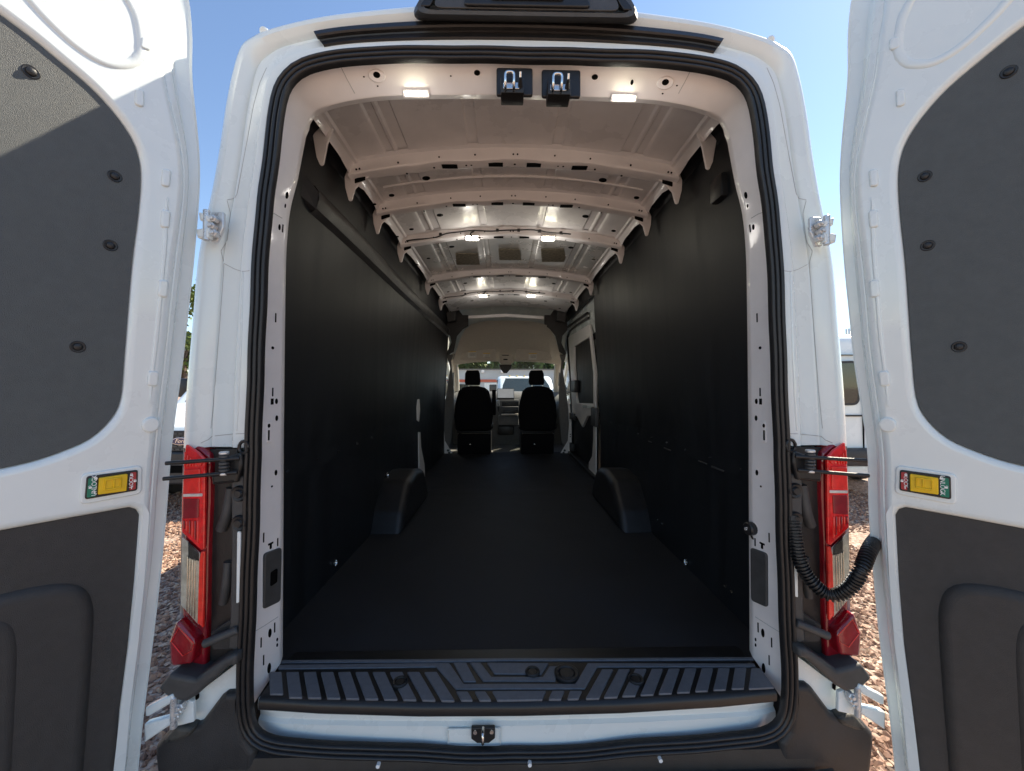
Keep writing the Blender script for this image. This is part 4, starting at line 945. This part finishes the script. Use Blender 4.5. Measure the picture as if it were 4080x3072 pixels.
# cab ceiling: white bar, beige overhead shelf, visors, console, mirror
pyplate('front_bar', [D4(480, 240), D4(812, 222), D4(1145, 246), D4(1145, 272), D4(812, 252), D4(480, 268)], 4.02, .03, .006, M['paint_in'])
hl = []
for (Y, z, h) in [(4.04, 2.575, .52), (4.12, 2.565, .53), (4.24, 2.545, .60), (4.5, 2.44, .70), (4.8, 2.27, .80), (4.98, 2.15, .86), (5.02, 2.105, .875), (5.06, 2.085, .88), (5.2, 2.098, .86)]:
    hl.append([Vector((x * h, Y + .05 * (1 - x * x), z - .07 * abs(x) ** 3)) for x in np.linspace(-1, 1, 30)])
HL = grid('overhead_shelf', hl, M['beige'], VAN, smooth=60); HL['label'] = 'beige cab headliner with the overhead shelf'
for L, par in (([D4(402, 632), D4(430, 540), D4(455, 516), D4(690, 516), D4(720, 545), D4(722, 640)], 0), ([D4(893, 640), D4(905, 545), D4(930, 518), D4(1170, 520), D4(1195, 545), D4(1222, 632)], 1)):
    v_ = pyplate('sun_visor', L, 4.87, .022, .009, M['beige'], r=.02, res=3)
    for q in ([(475, 553, 550, 612), (610, 568, 674, 606)] if not par else [(1013, 570, 1087, 630)]):
        s_ = pyplate('warning_sticker', [D4(q[0], q[1]), D4(q[2], q[1]), D4(q[2], q[3]), D4(q[0], q[3])], 4.857, .002, .0003, M['label'], v_)
        pyplate('sticker_band', [D4(q[0] + 1, q[1] + 1), D4(q[2] - 1, q[1] + 1), D4(q[2] - 1, q[1] + 9), D4(q[0] + 1, q[1] + 9)], 4.8555, .002, .0003, M['labely'], s_)
        for r0 in range(3): pyplate('sticker_line', [D4(q[0] + 18, q[1] + 18 + 10 * r0), D4(q[2] - 6, q[1] + 18 + 10 * r0), D4(q[2] - 6, q[1] + 20 + 10 * r0), D4(q[0] + 18, q[1] + 20 + 10 * r0)], 4.8555, .002, .0003, M['greyplastic'], s_)
oc = pyplate('overhead_console', [D4(745, 650), D4(760, 575), D4(865, 575), D4(880, 650), D4(860, 672), D4(770, 672)], 4.88, .07, .025, M['beige'], r=.02, res=4)
pyplate('console_slot', [D4(790, 622), D4(827, 622), D4(827, 632), D4(790, 632)], 4.842, .006, .001, M['hole_dark'], oc)
pyplate('console_switch', [D4(780, 587), D4(838, 587), D4(838, 593), D4(780, 593)], 4.842, .006, .001, M['hole_dark'], oc)
pyplate('mirror_housing', [D4(750, 672), D4(868, 672), D4(862, 700), D4(822, 748), D4(792, 748), D4(756, 700)], 5.15, .06, .012, M['black'], r=.01)
# pillars between windscreen and doors, beige inside
for sg in (-1, 1):
    mx = (lambda p: p) if sg < 0 else (lambda p: (4035 - p[0], p[1]))
    A = [PY(*mx(p), Y) for p, Y in ((D4(345, 600), 5.0), (D4(360, 700), 5.25), (D4(368, 800), 5.5), (D4(372, 905), 5.75))]
    tube('a_pillar', [(p.x, p.y, p.z) for p in smooth_path(A, 12)], .06, M['beige'], VAN, 10)
    pyplate('pillar_grip', [mx(p) for p in (D4(340, 745), D4(352, 740), D4(356, 860), D4(346, 860))], 5.1, .02, .006, M['greytrim'])
    # dark belt and upper pillar trims
    pyplate('belt_cover', [mx(p) for p in (D4(290, 185), D4(372, 190), D4(372, 290), D4(300, 300), D4(288, 240))], 4.12, .10, .012, M['greyplastic'], r=.01)
    pyplate('corner_cover', [mx(p) for p in (D4(300, 160), D4(360, 140), D4(430, 235), D4(480, 235), D4(480, 330), D4(430, 360), D4(380, 420), D4(350, 560), D4(300, 590), D4(288, 570), D4(330, 480), D4(320, 420), D4(280, 370), D4(280, 300))], 4.22, .03, .006, M['black'])
    pyplate('door_pillar_trim', [mx(p) for p in (D4(283, 570), D4(345, 590), D4(330, 640), D4(352, 900), D4(352, 1100), D4(330, 1350), D4(300, 1420), D4(262, 1300), D4(275, 1000), D4(320, 700))], 4.45, .02, .004, M['greytrim'])
    # white pillar foot
    pyplate('b_pillar', [mx(p) for p in (D4(262, 945), D4(272, 1000), D4(262, 1190), D4(272, 1345), D4(345, 1468), D4(236, 1458), D4(240, 1180))], 4.38, .012, .003, M['paint_in'])
    for q in ((300, 1432), (310, 1452), (250, 1290), (250, 1310)):
        p = PY(*mx(D4(*q)), 4.37); cyl('plug', p, p + Vector((0, -.003, 0)), .016 if q[0] > 270 else .008, M['greyplastic'], VAN, 12)
    # cab door: skin with window opening, inner trim, glass
    o = plate('cab_door', [rnd([(4.42, .45), (6.1, .45), (6.1, 1.45), (5.25, 2.16), (4.42, 2.20)], .04), rnd([(4.62, 1.42), (5.92, 1.40), (5.90, 1.48), (5.22, 2.06), (4.62, 2.08)], .05)], .05, .01, M['paint'], VAN, fYZ(sg * 1.0))
    plate('door_glass', [rnd([(4.60, 1.40), (5.94, 1.38), (5.92, 1.50), (5.23, 2.08), (4.60, 2.10)], .05)], .005, .001, M['glass'], o, fYZ(sg * 1.0))
    plate('door_trim', [rnd([(4.5, .62), (6.0, .62), (5.95, 1.42), (4.55, 1.42)], .06)], .05, .012, M['greytrim'], o, fYZ(sg * .955))
    box('door_pull', (sg * .93 - .03, 4.75, 1.30), (sg * .93 + .03, 5.3, 1.36), M['greyplastic'], o, .012)
    # door mirror
    box('door_mirror', (sg * 1.10 - .08, 5.72, 1.45), (sg * 1.10 + .10, 5.82, 1.78), M['black'], VAN, .03)
    for y in (1.75, 5.9):
        w = lathe('wheel', [(0, -.10), (.20, -.10), (.21, -.08), (.34, -.09), (.355, -.05), (.355, .05), (.34, .09), (.21, .09), (0, .06)], M['tyre'], VAN, (sg * .88, y, .355), Vector((sg, 0, 0)).to_track_quat('Z', 'Y').to_matrix(), 32)
# windscreen, cab roof, bonnet and front of the van
W0 = [[Vector((x * h, y + .10 * (1 - x * x), z)) for x in np.linspace(-1, 1, 14)] for y, z, h in ((5.22, 2.10, .86), (5.6, 1.83, .90), (6.1, 1.47, .94))]
o = grid('windscreen', W0, M['glass'], VAN); o['label'] = 'clear windscreen'
cr_ = [[Vector((x * h, y, z - .10 * abs(x) ** 4)) for x in np.linspace(-1, 1, 20)] for y, z, h in ((4.45, 2.86, .93), (4.7, 2.74, .93), (5.0, 2.42, .92), (5.2, 2.16, .90), (5.24, 2.11, .88))]
grid('cab_roof', cr_, M['paint'], VAN)
for sg in (-1, 1):
    mesh('cab_roof_side', [(sg * .93, 4.44, 2.86 - .1), (sg * .93, 4.7, 2.64), (sg * .92, 5.0, 2.32), (sg * .90, 5.22, 2.06), (sg * 1.0, 5.25, 2.12), (sg * 1.0, 4.42, 2.16)], [(0, 1, 2, 3, 4, 5)], M['paint'], VAN)
plate('bonnet', [rnd([(6.0, .45), (7.0, .45), (7.05, 1.0), (6.9, 1.2), (6.05, 1.48)], .10)], 1.9, .10, M['paint'], VAN, fYZ(0), res=4)

# ---- sliding door side of the load space (right wall)
XR = .93
box('slider_sill', (.86, 2.70, FL - .02), (1.0, 4.40, FL + .03), M['black'], VAN, .01)
o = pxplate('sliding_door', [DR(140, 405), DR(165, 385), DR(318, 295), DR(365, 700), DR(365, 1050), DR(300, 1060), DR(260, 1150), DR(215, 1065), DR(172, 1040), DR(165, 760), DR(150, 520)], XR, .03, .006, M['paint_in'], holes=[[DR(188, 480), DR(318, 402), DR(352, 700), DR(352, 955), DR(216, 950), DR(203, 870), DR(190, 640)]])
o['label'] = 'white sliding door inner frame behind the right liner'
pxplate('window_panel', [DR(180, 470), DR(325, 392), DR(362, 700), DR(362, 965), DR(205, 960), DR(190, 640)], XR + .02, .006, .001, M['liner'], o)
pxplate('ledge', [DR(250, 965), DR(352, 972), DR(352, 1000), DR(262, 990)], XR - .02, .02, .004, M['paint'], o)
pxplate('door_lower_board', [DR(150, 1045), DR(380, 1040), DR(380, 1640), DR(230, 1560), DR(160, 1460)], XR + .015, .01, .002, M['liner'], o)
tube('slider_seal', smooth_path([PX(*DR(*q), XR - .012) for q in [(300, 240), (200, 310), (140, 365), (128, 430), (135, 560), (152, 760), (160, 1000), (160, 1250), (158, 1460)]], 40), .016, M['seal'], VAN, 8)
tube('slider_rail', [PX(*DR(120, 345), XR - .02), PX(*DR(300, 225), XR - .02)], .012, M['zinc'], VAN, 8)
tube('slider_rail', [PX(*DR(112, 330), XR - .03), PX(*DR(292, 205), XR - .03)], .018, M['black'], VAN, 8)
pxplate('slider_header', [DR(108, 340), DR(300, 200), DR(320, -60), DR(60, 120)], XR + .02, .01, .002, M['liner'])
for q in ((180, 760, 860), (165, 1040, 1080), (152, 1290, 1330)):
    a, b = PX(*DR(q[0] - 14, q[2]), XR - .03), PX(*DR(q[0] + 18, q[1]), XR - .03)
    box('seal_bracket', (XR - .05, min(a.y, b.y), a.z), (XR + .01, max(a.y, b.y), b.z), M['black'], VAN, .008)
pl = pxplate('c_pillar', [DR(356, 800), DR(366, 1000), DR(366, 1585), DR(304, 1578), DR(308, 1440), DR(335, 1390), DR(345, 1250), DR(345, 1000)], .90, .012, .003, M['paint_in']); 
a, b = PX(*DR(338, 1135), .885), PX(*DR(376, 990), .885); box('pillar_handle', (.86, min(a.y, b.y), a.z), (.90, max(a.y, b.y), b.z), M['greyplastic'], pl, .012)
# mirrored lower pillar on the left wall and its small cover
pxplate('c_pillar', [(1667, 1722), (1673, 1722), (1676, 1780), (1690, 1850), (1692, 1905), (1668, 1908)], -.895, .012, .003, M['paint_in'])
pxplate('latch_cover', [(1661, 1625), (1663, 1592), (1669, 1590), (1672, 1630), (1668, 1680), (1662, 1675)], -.895, .012, .004, M['white'], r=.01)
grid('side_inner', [[Vector((.965, y, z)) for y in (2.6, 4.45)] for z in (2.2, 2.80)], M['liner'], VAN)
for sg in (-1, 1): grid('upper_closing', [[Vector((sg * .79, y, 2.745)) for y in (.1, 4.5)], [Vector((sg * .87, y, 2.62)) for y in (.1, 4.5)]], M['liner'], VAN)

# ================================================================== neighbours
def other_van(name, label, loc, rot, H=2.52):
    V = empty(name); tag(V, label, 'van', 'white vans parked beside the open van')
    S = [(0.02, .42), (0.0, .75), (.02, 1.02), (.10, 1.13), (.45, 1.24), (1.0, 1.40), (1.45, 1.82), (1.80, 2.14), (2.05, H - .12), (2.4, H - .02), (3.4, H + .03), (5.3, H), (5.52, H - .08), (5.56, 1.2), (5.58, .42)]
    plate('body', [rnd(S, [.05, .05, .08, .1, .3, .1, .3, .2, .15, .3, .4, .2, .15, .2, .05], 5)], 2.02, .12, M['paint'], V, fYZ(0), res=5)
    # windscreen and side glass
    def slope(s): return (1.0 + .80 * s, 1.40 + .74 * s)
    R = [[Vector((x * (.86 - .06 * s), slope(s)[0] - .018 + .03 * abs(x) ** 3, slope(s)[1] + .008)) for x in np.linspace(-1, 1, 12)] for s in (.04, .35, .7, .97)]
    ws = grid('windscreen', R, M['darkglass'], V)
    tube('wiper', [(-.7, .99, 1.44), (.1, 1.06, 1.49)], .012, M['black'], ws, 6)
    for sg in (-1, 1):
        plate('cab_window', [rnd([(1.35, 1.45), (2.25, 1.42), (2.25, 2.02), (1.92, 2.05), (1.60, 1.80)], .05)], .02, .004, M['darkglass'], V, fYZ(sg * 1.005))
        plate('door_seam', [rnd([(1.15, .60), (2.36, .60), (2.36, 2.12), (1.9, 2.12), (1.12, 1.40)], .06), rnd([(1.155, .606), (2.354, .606), (2.354, 2.112), (1.903, 2.112), (1.127, 1.40)], .06)], .006, .001, M['hole_dark'], V, fYZ(sg * 1.009))
        box('side_moulding', (sg * 1.0 - .02, 1.3, .62), (sg * 1.0 + .02, 5.2, .72), M['bumper'], V, .008)
        mr = box('door_mirror', (sg * 1.17 - .10, 1.42, 1.50), (sg * 1.17 + .10, 1.52, 1.82), M['black'], V, .03); box('mirror_arm', (sg * 1.02 - .06, 1.44, 1.56), (sg * 1.02 + .10, 1.50, 1.62), M['black'], mr, .01)
        hl_ = plate('headlamp', [rnd([(sg * .56, .86), (sg * .98, .90), (sg * .97, 1.10), (sg * .78, 1.14), (sg * .58, 1.02)], .03)], .05, .012, M['reflector'], V, frame((0, .02, 0), (1, 0, 0), (0, 0, 1)))
        for y in (.95, 4.45):
            w = lathe('wheel', [(0, -.1), (.20, -.10), (.21, -.08), (.34, -.09), (.355, -.05), (.355, .05), (.34, .09), (.21, .085), (0, .085)], M['tyre'], V, (sg * .90, y, .355), Vector((sg, 0, 0)).to_track_quat('Z', 'Y').to_matrix(), 28)
            lathe('rim', [(0, .095), (.06, .10), (.07, .085), (.18, .075), (.20, .095), (.21, .08)], M['zinc'], w, (sg * .90, y, .355), Vector((sg, 0, 0)).to_track_quat('Z', 'Y').to_matrix(), 20)
        tl = plate('tail_lamp', [rnd([(sg * .90, .95), (sg * 1.0, .95), (sg * 1.0, 1.75), (sg * .93, 1.65)], .02)], .05, .012, M['red'], V, frame((0, 5.57, 0), (-1, 0, 0), (0, 0, 1)))
        plate('rear_window', [rnd([(sg * .09, 1.42), (sg * .80, 1.42), (sg * .74, 2.02), (sg * .09, 2.05)], .10)], .014, .004, M['darkglass'], V, frame((0, 5.575, 0), (1, 0, 0), (0, 0, 1)))
        plate('window_rubber', [rnd([(sg * .06, 1.39), (sg * .83, 1.39), (sg * .77, 2.05), (sg * .06, 2.08)], .12), rnd([(sg * .09, 1.42), (sg * .80, 1.42), (sg * .74, 2.02), (sg * .09, 2.05)], .10)], .016, .003, M['black'], V, frame((0, 5.574, 0), (1, 0, 0), (0, 0, 1)))
        box('door_hinge', (sg * .96 - .03, 5.55, 1.9), (sg * .96 + .03, 5.60, 1.98), M['paint'], V, .006)
        cyl('parking_sensor', (sg * .35, 5.60, 1.06), (sg * .35, 5.585, 1.06), .030, M['black'], V, 14); cyl('sensor_ring', (sg * .35, 5.607, 1.06), (sg * .35, 5.60, 1.06), .016, M['zinc'], V, 14)
    box('door_gap', (-.006, 5.555, .60), (.006, 5.586, 2.35), M['hole_dark'], V)
    box('rear_moulding', (-.95, 5.56, 1.22), (.95, 5.592, 1.245), M['black'], V, .004)
    box('roof_seam', (-.9, 5.53, 2.16), (.9, 5.585, 2.168), M['hole_dark'], V)
    bu = box('rear_bumper', (-1.0, 5.45, .48), (1.0, 5.72, .74), M['bumper'], V, .04)
    box('rear_valance', (-.95, 5.45, .34), (.95, 5.62, .47), M['paint'], V, .02)
    # grille with rows of slots, oval badge, bumper
    gr = plate('grille', [rnd([(-.52, .80), (.52, .80), (.60, 1.08), (-.60, 1.08)], .04)], .04, .01, M['black'], V, frame((0, .01, 0), (1, 0, 0), (0, 0, 1)))
    for k in range(6):
        for j in range(14):
            x = -.50 + j * .075 + (.037 if k % 2 else 0); z = .83 + k * .042
            if abs(x) < .53: box('mesh_cell', (x - .026, -.018, z - .010), (x + .026, -.008, z + .010), M['greyplastic'], gr)
    bd = plate('badge', [ell(0, .94, .125, .052, 36)], .02, .004, M['chrome'], gr, frame((0, -.024, 0), (1, 0, 0), (0, 0, 1)))
    plate('badge_face', [ell(0, .94, .115, .044, 36)], .006, .001, M['blue'], bd, frame((0, -.034, 0), (1, 0, 0), (0, 0, 1)))
    text_mesh('badge_script', 'Ford', .075, M['chrome'], bd, frame((0, -.0375, .943), (1, 0, 0), (0, 0, 1)), shear=.35)
    fb = plate('front_bumper', [rnd([(-1.0, .36), (1.0, .36), (1.0, .82), (.55, .80), (-.55, .80), (-1.0, .82)], .05)], .14, .03, M['bumper'], V, frame((0, .02, 0), (1, 0, 0), (0, 0, 1)))
    for z in (.46, .66): box('intake_bar', (-.7, -.062, z), (.7, -.048, z + .022), M['zinc'], fb, .004)
    plate('lower_intake', [rnd([(-.62, .52), (.62, .52), (.58, .62), (-.58, .62)], .02)], .02, .004, M['hole_dark'], fb, frame((0, -.046, 0), (1, 0, 0), (0, 0, 1)))
    V.location = loc; V.rotation_euler = (0, 0, rot); return V
other_van('parked_van', 'white van facing the rear with black grille and oval badge, beyond the left door', (-4.40, 4.15, 0), 0)
other_van('parked_van', 'white van with its rear windows towards us, seen beyond the right door', (5.46, 10.25, 0), math.pi)

# pick-up truck seen through the windscreen
def truck(loc, rot):
    V = empty('pickup_truck'); tag(V, 'white pickup truck with a window sticker, seen through the windscreen', 'truck')
    S = [(0, .5), (0, 1.05), (.10, 1.18), (1.35, 1.32), (2.05, 1.88), (2.30, 1.95), (3.6, 1.94), (3.95, 1.40), (5.7, 1.36), (5.75, .5)]
    plate('body', [rnd(S, [.05, .1, .1, .3, .25, .2, .2, .1, .05, .05], 5)], 1.86, .14, M['paint'], V, fYZ(0), res=4)
    R = [[Vector((x * (.80 - .08 * s), 1.42 + .60 * s - .02 + .05 * abs(x) ** 3, 1.40 + .46 * s + .01)) for x in np.linspace(-1, 1, 12)] for s in (0, .5, 1)]
    ws = grid('windscreen', R, M['darkglass'], V)
    stk = plate('window_sticker', [rnd([(-.18, 1.50), (.26, 1.50), (.26, 1.74), (-.18, 1.74)], .005)], .004, .001, M['label'], ws, frame((0, 1.52, 0), (1, 0, 0), (0, .6, .8)))
    for k in range(5): box('clearance_lamp', (-.5 + k * .25 - .03, 2.18, 1.945), (-.5 + k * .25 + .03, 2.28, 1.975), M['labely'], V, .01)
    for sg in (-1, 1):
        for a, b in ((1.80, 2.62), (2.70, 3.45)): plate('side_window', [rnd([(a, 1.42), (b, 1.42), (b - .05, 1.82), (a + .25 if a < 2 else a, 1.82)], .04)], .02, .004, M['darkglass'], V, fYZ(sg * .925))
        box('door_mirror', (sg * 1.08 - .12, 1.62, 1.40), (sg * 1.08 + .12, 1.72, 1.66), M['black'], V, .03)
        for y in (.95, 4.7): lathe('wheel', [(0, -.1), (.22, -.1), (.38, -.09), (.40, -.05), (.40, .05), (.38, .09), (.22, .08), (0, .05)], M['tyre'], V, (sg * .82, y, .40), Vector((sg, 0, 0)).to_track_quat('Z', 'Y').to_matrix(), 24)
        box('headlamp', (sg * .72 - .16, -.03, .92), (sg * .72 + .16, .04, 1.10), M['reflector'], V, .02)
    gr = box('grille', (-.52, -.03, .80), (.52, .03, 1.12), M['black'], V, .02)
    for k in range(3): box('grille_bar', (-.5, -.05, .86 + k * .09), (.5, -.03, .90 + k * .09), M['chrome'], gr, .006)
    box('front_bumper', (-.95, -.12, .48), (.95, .02, .74), M['chrome'], V, .03)
    V.location = loc; V.rotation_euler = (0, 0, rot); V.scale = (1.07, 1.07, 1.07)
truck((.80, 10.6, 0), rad(3))

# long low building with the red band, lamps and doors
def building(loc):
    V = empty('workshop_building'); tag(V, 'long low grey block building with a red band, seen through the windscreen', 'building')
    wallm = mat('grey_block', (0.46, 0.50, 0.515), 0.85, var=0.06, vscale=1.2, bump=0.2, bscale=20)
    box('wall', (-13, 0, 0), (15, 10, 2.86), wallm, V)
    box('roof_cap', (-13.1, -.1, 2.86), (15.1, 10.1, 2.93), M['greytrim'], V)
    box('red_band', (-13.0, -.05, 2.04), (1.5, .01, 2.22), mat('red_band', (0.50, 0.10, 0.05), 0.6, var=.06), V)
    for k in range(8):
        x = -12 + k * 3.2
        d = box('door', (x, -.03, 0), (x + 1.1, .02, 1.98), M['paint'] if k % 3 == 0 else M['greytrim'], V); box('handle', (x + .95, -.07, .95), (x + 1.0, -.03, 1.1), M['steel'], d)
        w = box('window', (x + 1.5, -.02, .8), (x + 2.9, .02, 1.9), M['darkglass'], V); box('sill', (x + 1.45, -.06, .74), (x + 2.95, .0, .8), M['paint'], w)
    for x in (-2.6, -1.3): l = box('wall_lamp', (x, -.2, 2.66), (x + .2, 0, 2.84), M['white'], V, .03)
    V.location = loc
building((1, 25, 0))

# ------------------------------------------------------------------ trees
leaf_a = mat('leaves', (0.06, 0.11, 0.022), 0.6, vscale=1.3, col2=(0.17, 0.21, 0.045))
bark = mat('bark', (0.10, 0.075, 0.055), 0.9, var=.3, vscale=10, bump=.5, bscale=30)
def tree(loc, h, r, label, group, n=9000, ls=.16):
    T = empty('leafy_tree'); tag(T, label, 'tree', group)
    path = smooth_path([(0, 0, 0), (.08, .05, h * .25), (-.05, .1, h * .5), (.1, 0, h * .8)], 12)
    tr = tube('trunk', path, .2, bark, T, 10, rf=lambda i: max(.04, .03 * h * (1 - i / (len(path) + 2))))
    cs = []
    for k in range(26):
        th = random.uniform(0, 6.28); q = random.uniform(.2, .95); zz = h * random.uniform(.34, .98)
        rr = r * q * (1.05 - .7 * abs(zz / h - .58)); c = Vector((rr * math.cos(th), rr * math.sin(th), zz)); cs.append((c, r * random.uniform(.20, .42)))
        if k < 9: tube('limb', smooth_path([(0, 0, h * random.uniform(.25, .5)), (c.x * .5, c.y * .5, c.z * .85), tuple(c)], 8), .05, bark, tr, 6, rf=lambda i: .012 * h * (1 - i * .09))
    C = np.array([c for c, _ in cs]); Rr = np.array([q for _, q in cs])
    idx = RNG.integers(0, len(cs), n); d = RNG.normal(size=(n, 3)); d /= np.linalg.norm(d, axis=1)[:, None]
    P = C[idx] + d * (Rr[idx] * RNG.uniform(.35, 1.05, n) ** .6)[:, None]
    a = RNG.normal(size=(n, 3)); a /= np.linalg.norm(a, axis=1)[:, None]; b = np.cross(a, RNG.normal(size=(n, 3))); b /= np.linalg.norm(b, axis=1)[:, None]
    s = ls * RNG.uniform(.6, 1.3, n)[:, None]
    V = np.stack([P - a * s, P + b * s * .5, P + a * s, P - b * s * .5], 1).reshape(-1, 3)
    me = bpy.data.meshes.new('crown'); me.from_pydata(V.tolist(), [], np.arange(n * 4).reshape(-1, 4).tolist())
    link('crown', me, leaf_a, T, 0)
    T.location = loc; T.rotation_euler.z = random.uniform(0, 6)
tree((-17.6, 20.5, 0), 7.3, 2.0, 'slim leafy tree standing behind the van with the black grille', None, 5000, .13)
for i in range(9):
    tree((-12 + i * 3.0 + random.uniform(-.8, .8), 38 + random.uniform(-1.5, 2), 0), random.uniform(6.4, 8.2), random.uniform(2.6, 3.4), 'green leafy tree rising behind the grey block building', 'trees behind the building', 9000, .26)
# antenna mast behind the right-hand van
A = empty('antenna_mast'); tag(A, 'thin grey antenna mast with panel antennas behind the right parked van', 'mast')
cyl('pole', (0, 0, 0), (0, 0, 9.4), .12, M['zinc'], A, 10, r2=.07)
for k in range(4):
    x = .45 * math.cos(k * 1.57 + .5); y = .45 * math.sin(k * 1.57 + .5)
    p = box('panel_antenna', (x - .10, y - .06, 8.2), (x + .10, y + .06, 9.6), M['zinc'], A, .02); tube('bracket', [(0, 0, 8.9), (x, y, 8.9)], .03, M['zinc'], A, 6)
A.location = (46.3, 50, 0)

# ------------------------------------------------------------------ loose gravel on the ground beside the van
def gravel():
    pts = []
    def add(n, x0, x1, y0, y1):
        pts.append(np.stack([RNG.uniform(x0, x1, n), RNG.uniform(y0, y1, n)], 1))
    add(15000, -3.6, -1.05, -.6, 3.2); add(9000, -5.6, -2.6, 3.2, 5.6); add(15000, 1.05, 3.6, -.6, 3.2); add(9000, 2.6, 5.6, 3.2, 6.4)
    P = np.concatenate(pts); n = len(P)
    base = np.array([(1, 0, 0), (-1, 0, 0), (0, 1, 0), (0, -1, 0), (0, 0, 1), (0, 0, -1)], float)
    fc = np.array([(0, 2, 4), (2, 1, 4), (1, 3, 4), (3, 0, 4), (2, 0, 5), (1, 2, 5), (3, 1, 5), (0, 3, 5)])
    s = RNG.uniform(.009, .024, n)
    V = base[None] * (s[:, None, None] * np.stack([RNG.uniform(.8, 1.4, n), RNG.uniform(.7, 1.1, n), RNG.uniform(.4, .8, n)], 1)[:, None, :])
    V = V + RNG.normal(size=V.shape) * (s * .16)[:, None, None]
    t = RNG.uniform(0, 6.28, n); tl = RNG.normal(0, .3, n)
    c, si = np.cos(t)[:, None], np.sin(t)[:, None]
    X = V[:, :, 0] * c - V[:, :, 1] * si; Y = V[:, :, 0] * si + V[:, :, 1] * c; Z = V[:, :, 2] + X * np.sin(tl)[:, None]
    V = np.stack([X + P[:, 0:1], Y + P[:, 1:2], Z + (s * .35)[:, None]], 2)
    F = (fc[None] + (np.arange(n) * 6)[:, None, None]).reshape(-1, 3)
    me = bpy.data.meshes.new('gravel'); me.from_pydata(V.reshape(-1, 3).tolist(), [], F.tolist())
    m = bpy.data.materials.new('gravel_stones'); m.use_nodes = True; nn = m.node_tree; b = nn.nodes['Principled BSDF']; b.inputs['Roughness'].default_value = .8
    ge = nn.nodes.new('ShaderNodeNewGeometry'); r = nn.nodes.new('ShaderNodeValToRGB'); e = r.color_ramp.elements
    e[0].color = (.13, .066, .045, 1); e[1].color = (.52, .39, .29, 1); e.new(.35).color = (.23, .13, .088, 1); e.new(.7).color = (.34, .205, .14, 1)
    nn.links.new(ge.outputs['Random Per Island'], r.inputs[0]); nn.links.new(r.outputs[0], b.inputs['Base Color'])
    o = link('gravel', me, m, None, 0); tag(o, 'loose reddish gravel stones on the ground beside the open van', 'gravel', None, 'stuff')
gravel()
